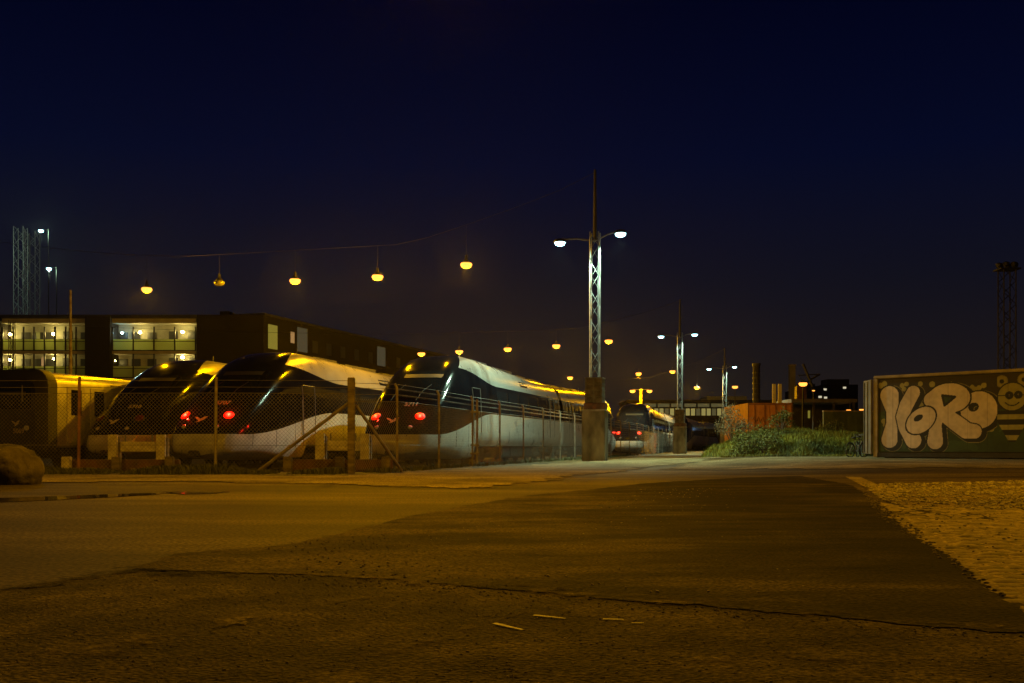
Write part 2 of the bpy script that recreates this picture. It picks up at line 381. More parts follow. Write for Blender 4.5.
# ------------------------------------------------------------------ lamps
m_steel = mat("galvanised_steel", (.17,.175,.175), (.11,.115,.115), scale=8, rough=.55, metal=.2)
m_dark = mat("dark_metal", (.035,.033,.030), (.02,.02,.018), scale=6, rough=.55, metal=.3)
m_black = mat("black_rubber", (.015,.014,.013), (.01,.01,.01), scale=6, rough=.7)
m_cable = mat("steel_cable", (.035,.03,.028), (.02,.02,.02), scale=6, rough=.5, metal=.4)
g_sod = glow("sodium_bulb", (1.0,.34,.05), 2.6); g_mer = glow("mercury_bulb", (.42,.92,1.0), 9.0)
g_off = mat("unlit_glass", (.25,.24,.22), scale=3, rough=.2)
bulb_mesh = {}
def bulb(parent, kind, r=.22, loc=(0,0,0), power=1.0):
    k = (kind, r)
    if k not in bulb_mesh:
        mb = MB().lathe([(r*.35,-.55*r),(r*.8,-.38*r),(r,0),(r*.9,.28*r)], n=10)
        bulb_mesh[k] = mb.mesh('bulb', {'sod': g_sod, 'mer': g_mer, 'merbare': g_mer, 'off': g_off}[kind], smooth='all')
    o = link('bulb', bulb_mesh[k], parent, loc=loc)
    if kind != 'off':
        w = (P_SOD if kind == 'sod' else P_MER)*power
        if (kind, w) not in bulb_mesh:
            ld = bpy.data.lights.new('lamp_light', 'SPOT' if kind == 'mer' else 'POINT'); ld.energy = w if kind != 'merbare' else w*.45
            if kind == 'mer': ld.spot_size = R(142); ld.spot_blend = .55      # shaded heads throw their light down
            ld.color = SODIUM if kind.startswith('sod') else MERCURY; ld.shadow_soft_size = .05
            bulb_mesh[(kind, w)] = ld
        link('lamp_light', bulb_mesh[(kind, w)], parent, loc=(loc[0], loc[1], loc[2]-.62*r-.06))
    return o
shade_me = MB().lathe([(.15,0.04),(.16,.06),(.12,.12),(.06,.18),(.05,.34),(.03,.36)], n=14).mesh('lamp_shade', m_dark, smooth=True)
def hanging_lamp(p, top_z, label, kind='sod', group='orange lamps hung over the tracks', r=.25):
    t = thing('hanging_lamp', label, 'lamp', p, group=group)
    s = link('lamp_shade', shade_me, t, loc=(0,0,.05)); bulb(t, kind, r)
    MB().tube([(0,0,.36),(0,0,max(.5, top_z-p[2]))], .005, 4).build('hanger', m_cable, t)
    return t

def lattice(mb, x0, x1, y0, y1, z0, z1, r=.02, n=8, brace=.012):
    cs = [(x0,y0),(x1,y0),(x1,y1),(x0,y1)]
    for c in cs: mb.tube([(c[0],c[1],z0),(c[0],c[1],z1)], r, 4)
    h = (z1-z0)/n
    for i in range(n):
        for k in range(4):
            a = cs[k]; b2 = cs[(k+1) % 4]
            if i % 2: a, b2 = b2, a
            mb.tube([(a[0],a[1],z0+i*h),(b2[0],b2[1],z0+(i+1)*h)], brace, 4, cap=False)

m_conc = mat("stained_concrete", (.30,.27,.20), (.11,.095,.07), scale=2.2, rough=.9, bump=.5, bscale=22, stretch=(1,1,.45))
m_tarp = mat("dark_cladding", (.14,.11,.075), (.06,.045,.03), scale=5, rough=.8)
def lamp_mast(x, y, heads, topz, arm_z, label, det=10):
    t = thing('lamp_mast', label, 'lamp mast', (x, y, 0), TROT, 'lamp masts along the road')
    M = Matrix.Rotation(-TROT, 4, 'Z')
    MB().box(-.46,.46,-.42,.42,-.05,1.98).build('plinth', m_conc, t, bevel=.04)
    MB().box(-.48,.48,-.44,.44,1.975,2.05).build('plinth_cap', mat("lighter_concrete", (.34,.31,.25), (.2,.18,.14), scale=4, rough=.9), t, bevel=.015)
    c = MB(); c.box(-.33,.33,-.33,.33,2.32,3.28)
    c.build('mast_foot', m_tarp, t, bevel=.02)
    c = MB()
    for zz in (2.55, 2.8, 3.04): c.box(-.35,.35,-.35,.35,zz,zz+.035)
    for xx in (-.34, -.03, .28): c.box(xx,xx+.06,-.355,.355,2.32,3.27)
    c.box(-.36,.36,-.36,.36,3.28,3.33)
    c.build('foot_frame', mat('foot_frame_paint', (.15,.13,.10), (.08,.07,.055), scale=5, rough=.7), t)
    MB().box(-.42,.46,-.25,.25,2.05,2.32).build('foot_block', mat("rusty_steel", (.16,.07,.03), (.07,.035,.02), scale=6, rough=.8), t, bevel=.03)
    l = MB(); lattice(l, -.17,.17,-.17,.17,3.33,arm_z+.2, .03, det, .014); l.build('lattice_shaft', m_steel, t)
    MB().tube([(0,0,arm_z-.1),(0,0,topz)], [.085,.05], 8).build('mast_top', m_black, t)
    ar = MB()
    hs = [M @ Vector((hx-x, 0, hz)) for hx, hz in heads]
    for h in hs: ar.tube([(0,0,arm_z-.15),(h.x*.5,h.y*.5,(arm_z+h.z)/2+.05),(h.x,h.y,h.z+.14)], .032, 6)
    ar.build('crossarm', m_steel, t)
    for h in hs:
        s = MB().lathe([(.26,0.02),(.27,.05),(.2,.14),(.06,.18)], n=12).build('lamp_head', m_dark, t, smooth=True, loc=(h.x, h.y, h.z)); bulb(s, 'mer', .22)
    return t
lamp_mast(3.32, 40, [(1.92,8.72),(4.34,9.08)], 11.65, 8.95, 'tall lattice lamp mast with twin white lamps on the nearest concrete pillar')
lamp_mast(12.6, 75, [(11.18,8.8),(13.7,8.95)], 11.6, 8.9, 'twin white lamp mast on the second concrete pillar along the road', 8)
lamp_mast(21.7, 102, [(20.1,8.45),(22.7,8.65)], 10.6, 8.6, 'farthest lattice mast with two white lamps at the road end', 7)

rowlabels = {
 0: ['brightest orange lamp, hung nearest the big lattice mast', 'orange lamp hung above the train between two brighter lamps', 'orange lamp hung above the middle black nosed train', 'unlit grey lamp hung in the gap between orange lamps', 'orange lamp hung alone above the lit apartment galleries'],
 1: ['orange lamp just right of the big lattice mast shaft', 'orange lamp just left of the big lattice mast shaft', 'orange lamp hung above the middle of the silver train roof', 'orange lamp above the black front corner of the rightmost train', 'orange lamp above the top of the rightmost train windscreen']}
def rowpt(mx, my, s, z): return (mx-.9654*s, my+.2607*s, z)
def span_row(mx, my, top, items, far_s, labels, group, wl, mastlab):
    pts = [Vector((mx, my, top-.1))]
    zs = {s: z for s, z, k in items}
    def wire_z(s):
        u = s/far_s
        return (top-.1) + (items[0][1]+1.0-(top-.1))*min(1, s/8.0)**.8 if s < 8 else items[0][1]+1.0 + 2.2*max(0, (s-18)/(far_s-18))**1.5
    for k in range(0, 25):
        s = far_s*k/24; pts.append(Vector(rowpt(mx, my, s, wire_z(s)))) if k else None
    w = MB().tube(pts, .011, 4).build('span_wire', m_cable); tag(w, wl, 'cable')
    for (s, z, k), lb in zip(items, labels):
        hanging_lamp(rowpt(mx, my, s, z), wire_z(s), lb, k, group, r=.25 if my < 60 else .31)
    e = pts[-1]
    t = thing('catenary_mast', mastlab, 'mast', (e.x, e.y, -.4))
    l = MB(); lattice(l, -.2,.2,-.2,.2,0,e.z+.6, .035, 14, .016); l.build('lattice_shaft', m_steel, t)
    MB().box(-.5,.5,-.5,.5,-.05,.5).build('footing', m_conc, t)
span_row(3.32, 40, 11.65, [(5.4,8.1,'sod'),(9.35,7.77,'sod'),(13.2,7.77,'sod'),(16.9,7.85,'off'),(20.6,7.7,'sod')], 34, rowlabels[0], 'nearer row of lamps hung over the tracks', 'thin wire sloping left from the top of the nearest mast', 'lattice mast beyond the old train holding the near span wire')
span_row(12.6, 75, 11.6, [(5.4,8.6,'sod'),(9.5,8.35,'sod'),(13.4,8.2,'sod'),(17.4,8.1,'sod'),(20.6,8.0,'sod')], 60, rowlabels[1], 'second row of lamps hung over the tracks', 'thin span wire carrying the second row of orange lamps', 'lattice mast behind the trains ending the second span wire')
span_row(21.7, 102, 10.6, [(2.8,6.6,'sod'),(5.3,8.3,'sod'),(8.8,8.15,'sod'),(16.1,7.85,'sod')], 60, ['low orange lamp between the two far white lamp masts','orange lamp right under the second white lamp mast','orange lamp left of the second white lamp mast','orange lamp low over the roof of the silver train'], 'third row of lamps hung over the tracks', 'thin span wire carrying the third row of orange lamps', 'lattice mast far left ending the third span wire')

def pole_lamp(x, y, h, label, kind='sod', arm=(0,0), group=None, r=.2, z0=0, pm=None, pr=.07, twin=None, power=1.0):
    t = thing('street_lamp', label, 'street lamp', (x, y, z0), group=group)
    MB().tube([(0,0,0),(0,0,h*.5),(0,0,h+.25)], [pr*1.3, pr, pr*.7], 8).build('pole', pm or m_steel, t, smooth=True)
    for a in ([arm] if twin is None else twin):
        if abs(a[0])+abs(a[1]) > .01: MB().tube([(0,0,h+.15),(a[0],a[1],h+.2)], .03, 6).build('arm', pm or m_steel, t)
        hd = MB().lathe([(.22,.02),(.24,.05),(.16,.16),(.05,.2)], n=12).build('lamp_head', m_dark, t, smooth=True, loc=(a[0],a[1],h)); bulb(hd, kind, r, power=power)
    return t
# lamps of the yard outside the frame: they light the road and the container
pole_lamp(-15.5, 15.0, 8.2, 'orange street lamp left of the road beyond the boulder', arm=(.6,0), power=.95, group='street lamps round the yard')
pole_lamp(11.5, 11.5, 8.2, 'orange street lamp in front of the painted container', arm=(-.6,0), power=1.6, group='street lamps round the yard')
w = MB().tube([(-15.5,15,8.4),(-8,14.2,8.9),(-.8,13.8,8.9),(6,12.6,8.9),(11.5,11.5,8.4)], .011, 4).build('span_wire', m_cable); tag(w, 'wire slung over the road between two street lamps', 'cable')
hanging_lamp((-.8,13.8,8.3), 8.9, 'orange lamp hung over the middle of the road', group='street lamps round the yard')
pole_lamp(-5.0, -9.0, 8.2, 'orange street lamp standing behind the viewer', arm=(.6,0), power=.1, group='street lamps round the yard')
# far lamps
p = W(735,387,140); pole_lamp(p.x, p.y, p.z, 'orange street lamp just below the farthest white mast lamps', pm=m_dark, r=.42)
p = W(641,391,118); pole_lamp(p.x, p.y, p.z, 'twin orange lamps on a pale post behind the far trains', twin=[(-1.0,0),(1.0,0)], r=.34, pm=mat("pale_post", (.6,.55,.4), (.5,.45,.3), rough=.6), pr=.16)
p = W(803,384,62); pole_lamp(p.x, p.y, p.z, 'orange street lamp over the dark shed behind the orange container', r=.27, pm=m_dark)
for px, y, d, lb in ((850,402,120,'orange lamp highest of three beside the green wall'),(848.5,410.5,110,'small orange lamp below the highest beside the green wall'),(862,410,100,'orange lamp just left of the painted container'),(813.5,390.5,90,'small white lamp on a thin post over the shed roof')):
    p = W(px, y, d); pole_lamp(p.x, p.y, p.z, lb, pm=m_dark, r=.27 if px != 813.5 else .13, group='small far lamps')

# twin lattice towers with cool lamps at far left
for i, (xa, xb, top, lb) in enumerate(((13.5,23,226,'lattice tower nearest the left edge, rising behind the apartments'),(25,35,231,'shorter lattice tower beside the two white lamps at left'))):
    d = 124 + i*8; a = W(xa, top, d); b2 = W(xb, top, d)
    t = thing('lattice_tower', lb, 'tower', (a.x, d, 0)); w = b2.x-a.x
    l = MB(); lattice(l, 0, w, 0, w, 0, a.z, .045, 24, .03); l.build('lattice_shaft', m_steel, t)
for px, y, lb in ((41,230,'upper white lamp beside the lattice towers at left'),(49,268,'lower white lamp beside the lattice towers at left')):
    p = W(px, y, 119); t = pole_lamp(p.x+.9, p.y, p.z-.1, lb, 'merbare', arm=(-.9,0), r=.3, group='white lamps beside the lattice towers', pm=m_dark)

# ------------------------------------------------------------------ trains
def zone_mat():
    m = bpy.data.materials.new("train_livery"); m.use_nodes = True
    n = m.node_tree.nodes; l = m.node_tree.links; b = n["Principled BSDF"]
    t = n.new("ShaderNodeTexCoord"); s = n.new("ShaderNodeSeparateXYZ"); l.new(t.outputs["Object"], s.inputs[0])
    def math_(op, a, c, d=None):
        q = n.new("ShaderNodeMath"); q.operation = op
        for i, v in enumerate((a, c, d)):
            if v is None: continue
            if isinstance(v, (int, float)): q.inputs[i].default_value = v
            else: l.new(v, q.inputs[i])
        return q.outputs[0]
    def sm(v, a, c, x0, x1):
        q = n.new("ShaderNodeMapRange"); q.interpolation_type = 'SMOOTHSTEP'
        q.inputs[1].default_value = a; q.inputs[2].default_value = c; q.inputs[3].default_value = x0; q.inputs[4].default_value = x1
        l.new(v, q.inputs[0]); return q.outputs[0]
    Y = s.outputs[1]; Z = s.outputs[2]; X = math_('ABSOLUTE', s.outputs[0], 0)
    low = sm(Y, .8, 7.2, 1.30, 2.2)
    up = sm(Y, 3.0, 8.0, 3.92, 3.38)
    is_low = math_('LESS_THAN', Z, low)
    is_up = math_('GREATER_THAN', Z, up)
    roofdark = sm(Y, 3.3, 7.5, 1.22, 0.0)
    nr = math_('GREATER_THAN', X, roofdark)
    is_up = math_('MULTIPLY', is_up, nr)
    is_up = math_('MULTIPLY', is_up, math_('GREATER_THAN', Y, 3.2))
    roof = math_('MULTIPLY', is_up, math_('LESS_THAN', X, 1.0))
    tx = n.new("ShaderNodeTexNoise"); tx.inputs["Scale"].default_value = 1.4; tx.inputs["Detail"].default_value = 8; l.new(t.outputs["Object"], tx.inputs[0])
    dirt = n.new("ShaderNodeMapRange"); dirt.inputs[1].default_value = .3; dirt.inputs[2].default_value = .75; dirt.inputs[3].default_value = .78; dirt.inputs[4].default_value = 1.0; l.new(tx.outputs[0], dirt.inputs[0])
    def mix(f, a, c):
        q = n.new("ShaderNodeMix"); q.data_type = 'RGBA'; l.new(f, q.inputs[0])
        for i, v in ((6, a), (7, c)):
            if isinstance(v, tuple): q.inputs[i].default_value = (*v, 1)
            else: l.new(v, q.inputs[i])
        return q.outputs[2]
    c = mix(is_low, (.006,.006,.008), (.52,.50,.46))
    c = mix(is_up, c, (.36,.35,.32))
    c = mix(roof, c, (.20,.20,.20))
    q = n.new("ShaderNodeMix"); q.data_type = 'RGBA'; q.blend_type = 'MULTIPLY'; q.inputs[0].default_value = 1
    l.new(c, q.inputs[6]); l.new(dirt.outputs[0], q.inputs[7])
    q2 = n.new("ShaderNodeMix"); q2.data_type = 'RGBA'; q2.blend_type = 'MULTIPLY'; q2.inputs[0].default_value = 1; l.new(q.outputs[2], q2.inputs[6]); grime_in = q2.inputs[7]
    l.new(q2.outputs[2], b.inputs["Base Color"])
    rg = n.new("ShaderNodeMapRange"); rg.inputs[3].default_value = .10; rg.inputs[4].default_value = .30; l.new(tx.outputs[0], rg.inputs[0])
    isb = math_('MULTIPLY', math_('SUBTRACT', 1.0, is_low), math_('SUBTRACT', 1.0, is_up))
    l.new(math_('SUBTRACT', math_('ADD', rg.outputs[0], .10), math_('MULTIPLY', isb, .18)), b.inputs["Roughness"])
    l.new(math_('SUBTRACT', .35, math_('MULTIPLY', isb, .2)), b.inputs["Specular IOR Level"])
    mt = math_('MULTIPLY', is_up, .3); l.new(mt, b.inputs["Metallic"])
    b.inputs["Coat Weight"].default_value = .0
    gr = n.new("ShaderNodeMapRange"); gr.inputs[1].default_value = .35; gr.inputs[2].default_value = 1.35; gr.inputs[3].default_value = .45; gr.inputs[4].default_value = 1.0
    ng = math_('ADD', Z, math_('MULTIPLY', math_('SUBTRACT', tx.outputs[0], .5), 1.2)); l.new(ng, gr.inputs[0]); l.new(gr.outputs[0], grime_in)
    return m
m_train = zone_mat()
m_glass = mat("dark_train_glass", (.010,.011,.013), (.008,.008,.010), scale=2, rough=.07, spec=.15)
m_under = mat("underframe", (.035,.030,.024), (.015,.013,.011), scale=5, rough=.8)
m_seam = mat("panel_seam", (.02,.02,.02), scale=3, rough=.6)
m_logo = mat("logo_cream", (.62,.56,.40), (.5,.44,.3), scale=10, rough=.5)
m_number = mat("number_cream", (.50,.45,.30), (.42,.36,.24), scale=10, rough=.5)
g_tail = glow("tail_lamp_lit", (1.0, .05, .015), 9.0)
m_tailoff = mat("tail_lamp_unlit", (.10,.01,.01), rough=.15)
m_headoff = mat("headlight_unlit", (.45,.45,.42), rough=.1)
g_marker = glow("amber_roof_marker", (1.0, .5, .08), 6.0)
m_ivory = mat("display_blind", (.05,.045,.03), (.035,.03,.02), scale=4, rough=.6)

TOPK = [(-.10,1.10),(0,1.36),(.12,1.58),(.42,1.88),(.95,2.36),(1.7,3.00),(2.5,3.58),(3.3,4.05),(4.2,4.36),(5.4,4.50),(6.6,4.50),(9,4.42),(14,4.30),(19,4.24),(99,4.24)]
HWK = [(-.10,.82),(0,.98),(.3,1.16),(.9,1.32),(1.8,1.44),(3.0,1.52),(4.5,1.56),(99,1.56)]
BOTK = [(-.10,.75),(0,.58),(.3,.46),(1.2,.40),(3.8,.40),(4.6,.42),(4.9,.88),(99,.88)]
def interp(K, x):
    if x <= K[0][0]: return K[0][1]
    for (a, va), (b2, vb) in zip(K, K[1:]):
        if x <= b2: return va + (vb-va)*(x-a)/(b2-a)
    return K[-1][1]
def smi(K, x, h=.12): return (interp(K, x-h)+2*interp(K, x)+interp(K, x+h))/4 if x > .2 else interp(K, x)
SECT = [(0,0),(.82,0),(.93,.02),(.985,.07),(1,.16),(1.0,.32),(.995,.48),(.975,.62),(.93,.745),(.86,.84),(.75,.915),(.6,.965),(.42,.988),(.21,.998),(0,1)]
def section(y):
    w = smi(HWK, y); zt = smi(TOPK, y); zb = interp(BOTK, y)
    k = ss(y/4.0); out = []
    for px, pz in SECT:
        # rounder at the nose
        a = math.atan2(pz-.5, max(px,1e-6)); e = .62
        qx = abs(math.cos(a))**e; qz = .5 + .5*math.copysign(abs(math.sin(a))**e, math.sin(a))
        x = px*k + qx*(1-k)*1.0; z = pz*k + qz*(1-k)
        if px == 0: x = 0
        out.append((x*w, zb + z*(zt-zb)))
    return out
def body_mesh(length):
    yy = [-.10,-.04,0,.06,.12,.2,.3,.42,.6,.8,1.0,1.3,1.6,1.9,2.2,2.5,2.8,3.1,3.5,3.9,4.3,4.6,4.9,5.4,6,7,8] + [8+i*2 for i in range(1, int((length-8)/2))] + [length]
    mb = MB(); rings = []
    for y in yy:
        s = section(y); full = [(x, z) for x, z in s] + [(-x, z) for x, z in s[-2:0:-1]]
        rings.append([(x, y, z) for x, z in full])
    n = len(rings[0]); vs = [p for r in rings for p in r]
    fs = [(i*n+k, i*n+(k+1)%n, (i+1)*n+(k+1)%n, (i+1)*n+k) for i in range(len(rings)-1) for k in range(n)]
    fs += [tuple(range(n)), tuple((len(rings)-1)*n+k for k in range(n-1, -1, -1))]
    mb.add(vs, fs); return mb.mesh('car_body', m_train, smooth=True)
def half_x_at(y, z):                 # outer x of the side at height z
    s = section(y)
    best = None
    for (x0, z0), (x1, z1) in zip(s, s[1:]):
        if min(z0, z1) <= z <= max(z0, z1) and abs(z1-z0) > 1e-6 and (x0+x1) > .6:
            best = x0+(x1-x0)*(z-z0)/(z1-z0)
    return best if best is not None else section(y)[5][0]
def z_at(y, x):
    s = section(y); s2 = s[6:]
    for (x0, z0), (x1, z1) in zip(s2, s2[1:]):
        if x1 <= abs(x) <= x0: return z0+(z1-z0)*(abs(x)-x0)/(x1-x0-1e-9)
    return s[6][1] if abs(x) > s2[0][0] else s[-1][1]
def y_at(x, z):
    lo, hi = -.09, 6.0
    for _ in range(40):
        mid = (lo+hi)/2
        ok = abs(x) < section(mid)[6][0]*1.0 and z_at(mid, x) >= z
        if ok: hi = mid
        else: lo = mid
    return hi
def surf(x, z, off=0.0):             # point on the nose skin, pushed out along its normal
    e = .05
    p = Vector((x, y_at(x, z), z)); px = Vector((x+e, y_at(x+e, z), z)); pz = Vector((x, y_at(x, z+e), z+e))
    nrm = (px-p).cross(pz-p)
    if nrm.length < 1e-9: nrm = Vector((0,-1,0))
    nrm.normalize()
    if nrm.y > 0: nrm = -nrm
    return p + nrm*off
def nose_patch(name, x0f, x1f, z0, z1, m, off, nx=10, nz=8):
    vs = []
    for j in range(nz+1):
        z = z0+(z1-z0)*j/nz; a = x0f(z); b2 = x1f(z)
        for i in range(nx+1): vs.append(surf(a+(b2-a)*i/nx, z, off))
    fs = [(j*(nx+1)+i, j*(nx+1)+i+1, (j+1)*(nx+1)+i+1, (j+1)*(nx+1)+i) for j in range(nz) for i in range(nx)]
    mb = MB().add(vs, fs); me = mb.mesh(name, m, smooth='all'); 
    return me
def text_mesh(txt, size, m, ext=.004, name='fleet_number'):
    cu = bpy.data.curves.new(name, 'FONT'); cu.body = txt; cu.size = size; cu.extrude = ext; cu.align_x = 'CENTER'; cu.align_y = 'CENTER'; cu.offset = .006
    o = bpy.data.objects.new(name, cu); col.objects.link(o); bpy.context.view_layer.update()
    me = bpy.data.meshes.new_from_object(o.evaluated_get(bpy.context.evaluated_depsgraph_get())); bpy.data.objects.remove(o); bpy.data.curves.remove(cu)
    me.materials.clear(); me.materials.append(m); me.name = name
    return me
BIRD = [(-.27,.13),(-.16,.12),(-.05,.06),(.02,.02),(.07,.10),(.15,.15),(.25,.14),(.20,.09),(.23,.07),(.15,.02),(.19,0),(.08,-.07),(.01,-.13),(-.10,-.15),(-.03,-.09),(-.08,-.03),(-.18,.04)]
def bird_mesh(m, s=1.0):
    n = len(BIRD); mb = MB()
    mb.add([(x*s, z*s, 0) for x, z in BIRD]+[(x*s, z*s, .008) for x, z in BIRD], [tuple(range(n-1,-1,-1)), tuple(range(n, 2*n))]+[(i,(i+1)%n,(i+1)%n+n,i+n) for i in range(n)])
    return mb.mesh('bird_emblem', m)
CAR_L = 20.2
TM = {}
def tm(k, f):
    if k not in TM: TM[k] = f()
    return TM[k]
def orient_on_nose(x, z, off=.02):
    p = surf(x, z, off); px = surf(x+.12, z, off); pz = surf(x, z+.12, off)
    ex = (px-p).normalized(); n = ex.cross(pz-p).normalized(); ey = n.cross(ex)
    # local x right, local y up along the skin, local z out of the skin
    return Matrix((( ex.x, ey.x, n.x, p.x),(ex.y, ey.y, n.y, p.y),(ex.z, ey.z, n.z, p.z),(0,0,0,1)))
def lens_mesh(lit):
    me = MB().lathe([(.175,.02),(.165,.045),(.10,.062),(.045,.07),(.01,.072)], n=20).mesh('lens', [g_red if lit else m_tailoff, g_tail if lit else m_tailoff], smooth='all')
    for p in me.polygons:
        if (p.center.x**2+p.center.y**2)**.5 < .05 and p.center.z > .04: p.material_index = 1
    return me
g_red = glow("tail_lamp_red", (1.0, .0, .0), 3.5)
def car(parent, lit, number, back=False, detail=True):
    o = link('car_body', tm('body', lambda: body_mesh(CAR_L)), parent)
    if back: o.location = (0, 2*CAR_L+.7, 0); o.rotation_euler.z = math.pi
    # windscreen and the pale destination blind behind its top edge
    link('windscreen', tm('ws', lambda: nose_patch('windscreen', lambda z: -min(1.12, 1.25-.1*(z-2.4)), lambda z: min(1.12, 1.25-.1*(z-2.4)), 2.62, 3.68, m_glass, .012)), o)
    link('destination_blind', tm('blind', lambda: nose_patch('destination_blind', lambda z: -.45, lambda z: .95, 3.40, 3.54, m_ivory, .02, 8, 2)), o)
    def wiper():
        mb = MB()
        for s in (-.5, .45):
            mb.tube([surf(s, 2.5, .04), surf(s+.12, 2.85, .05), surf(s+.3, 3.1, .05)], .014, 5)
        return mb.mesh('wiper', m_black)
    link('wiper', tm('wiper', wiper), o)
    # tail lamps and headlights
    for sx_ in (-1, 1):
        x = .82*sx_; M = orient_on_nose(x, 1.92, .0)
        h = link('tail_lamp', tm('tlh', lambda: MB().lathe([(.2,-.05),(.2,.01),(.18,.018)], n=16).mesh('tail_lamp', m_dark, smooth=True)), o); h.matrix_local = M
        lens = tm('lens_on' if lit else 'lens_off', lambda: lens_mesh(lit))
        link('lens', lens, h)
        if lit:
            def rl():
                ld = bpy.data.lights.new('tail_light', 'POINT'); ld.energy = 60; ld.color = (1.0,.02,.008); ld.shadow_soft_size = .03; return ld
            link('tail_light', tm('rl', rl), h, loc=(0,0,.16))
        M = orient_on_nose(.62*sx_, 1.55, .0)
        h = link('headlight', tm('hl', lambda: MB().lathe([(.08,-.05),(.08,.015),(.05,.03)], n=14).mesh('headlight', m_headoff, smooth=True)), o); h.matrix_local = M
    if number:
        b_ = link('bird_emblem', tm('bird', lambda: bird_mesh(m_logo, .95)), o); b_.matrix_local = orient_on_nose(-.12, 1.78)
        t_ = link('fleet_number', text_mesh(number, .26, m_number), o); t_.matrix_local = orient_on_nose(.35, 2.36)
    # coupler behind its dark hatch
    cp = MB(); cp.lathe([(.1,-.55),(.1,-.1),(.13,-.08),(.13,.02),(.06,.04)], c=(0,.1,.66), axis='y', n=10); cp.box(-.1,.1,-.3,-.1,.58,.74)
    link('coupler', tm('cp', lambda: cp.mesh('coupler', m_under)), o)
    # skirt seams on the nose
    def seams():
        mb = MB()
        for s in (-1, 1):
            for x0, zt_, zb_ in ((.55,1.28,.5),):
                mb.tube([surf(x0*s, z, .002) for z in (zb_, (zt_+zb_)/2, zt_)], .012, 4)
            for y0, zt_ in ((1.2,1.3),(2.6,1.5),(3.9,1.75),(6.4,2.1),(8.0,2.15),(11,2.15),(14,2.15),(17,2.15)):
                mb.tube([(half_x_at(y0, z)*s, y0, z) for z in ((.6, .9, 1.2, zt_) if y0 < 4.6 else (.95, 1.5, zt_))], .011, 4)
        return mb.mesh('panel_seam', m_seam)
    link('panel_seam', tm('seam', seams), o)
    # windows and doors on both sides
    for s in (-1, 1):
        for wy in (8.6, 10.5, 12.4, 14.3, 16.2):
            def win(wy=wy, s=s):
                mb = MB(); vs = []
                for y in (wy-.8, wy+.8):
                    for z in (2.28, 2.6, 2.95, 3.2): vs.append((s*(half_x_at(y, z)+.008), y, z))
                for y in (wy-.8, wy+.8):
                    for z in (2.28, 2.6, 2.95, 3.2): vs.append((s*(half_x_at(y, z)-.03), y, z))
                fs = [(0,1,5,4),(1,2,6,5),(2,3,7,6),(8,12,13,9),(9,13,14,10),(10,14,15,11),(0,4,12,8),(3,11,15,7),(0,8,9,1),(1,9,10,2),(2,10,11,3),(4,5,13,12),(5,6,14,13),(6,7,15,14)]
                return mb.add(vs, fs).mesh('window', m_glass)
            link('window', tm(('win', wy, s), win), o)
        for dy, hi in ((5.0, 3.15), (18.2, 3.3)):
            def door(dy=dy, s=s, hi=hi):
                mb = MB(); zz = (.92,1.4,1.9,2.3,2.7,3.0,hi)
                for y in (dy-.48, dy+.48): mb.tube([(s*(half_x_at(y, z)+.0), y, z) for z in zz], .022, 4)
                mb.tube([(s*half_x_at(dy, hi), dy-.48, hi),(s*half_x_at(dy, hi), dy+.48, hi)], .02, 4)
                return mb.mesh('door_frame', m_steel)
            d = link('door_frame', tm(('door', dy, s), door), o)
            def handle(dy=dy, s=s):
                return MB().tube([(s*(half_x_at(dy-.62, z)+.04), dy-.62, z) for z in (1.3, 1.7, 2.2, 2.6)], .018, 5).mesh('grab_rail', m_steel)
            link('grab_rail', tm(('gr', dy, s), handle), o)
    # roof boxes
    for y0, y1, h in ((7.2, 9.4, .10), (10.2, 13.6, .16), (14.4, 16.2, .10), (17.0, 19.4, .14)):
        mb = MB(); rz_ = interp(TOPK,(y0+y1)/2); h *= .4; mb.box(-.62,.62,y0,y1,rz_-.10,rz_+h)
        for i in range(5): mb.box(-.5,.5,y0+.2+i*(y1-y0-.5)/5,y0+.28+i*(y1-y0-.5)/5,rz_+h,rz_+.02+h)
        link('roof_unit', tm(('roof', y0), lambda: mb.mesh('roof_unit', mat("roof_grey", (.12,.12,.12), (.06,.06,.06), scale=3, rough=.35, metal=.4), bevel=.04)), o)
    def vent():
        mb = MB(); q = []
        for y in (12.2, 13.6):
            for z in (3.62, 3.86): q += [(half_x_at(y, z)+.012, y, z)]
        mb.add(q, [(0,1,3,2)]); return mb.mesh('side_vent', m_glass)
    link('side_vent', tm('vent', vent), o)
    an = MB().tube([(.4,6.2,4.4),(.4,6.25,4.72)], .02, 5).tube([(-.3,9.8,4.3),(-.3,9.8,4.65)], .015, 5)
    link('antenna', tm('ant', lambda: an.mesh('antenna', m_steel)), o)
    # running gear
    for by in (6.9, 18.4):
        def bogie(by=by):
            mb = MB()
            for wy in (-.95, .95):
                for s in (-1, 1): mb.lathe([(.42,-.05),(.42,.05),(.36,.07),(.1,.09)], c=(s*.74, by+wy, .42), axis='x', n=18)
                mb.tube([(-.74,by+wy,.42),(.74,by+wy,.42)], .07, 8)
            for s in (-1, 1): mb.box(s*1.0-.06, s*1.0+.06, by-1.5, by+1.5, .42, .62); mb.box(s*1.02-.1,s*1.02+.1,by-.3,by+.3,.62,.86)
            return mb.mesh('bogie', m_under, smooth=True)
        link('bogie', tm(('bogie', by), bogie), o)
    def ub():
        mb = MB(); mb.box(-1.3,1.3,9.2,16.2,.38,.9); mb.box(-1.2,1.2,5.2,20.0,.82,.95)
        for i in range(5): mb.box(1.3,1.34,9.4+i*1.35,10.5+i*1.35,.45,.85); mb.box(-1.34,-1.3,9.4+i*1.35,10.5+i*1.35,.45,.85)
        return mb.mesh('equipment_box', m_under)
    link('equipment_box', tm('ub', ub), o)
    return o
RAILZ = -.30
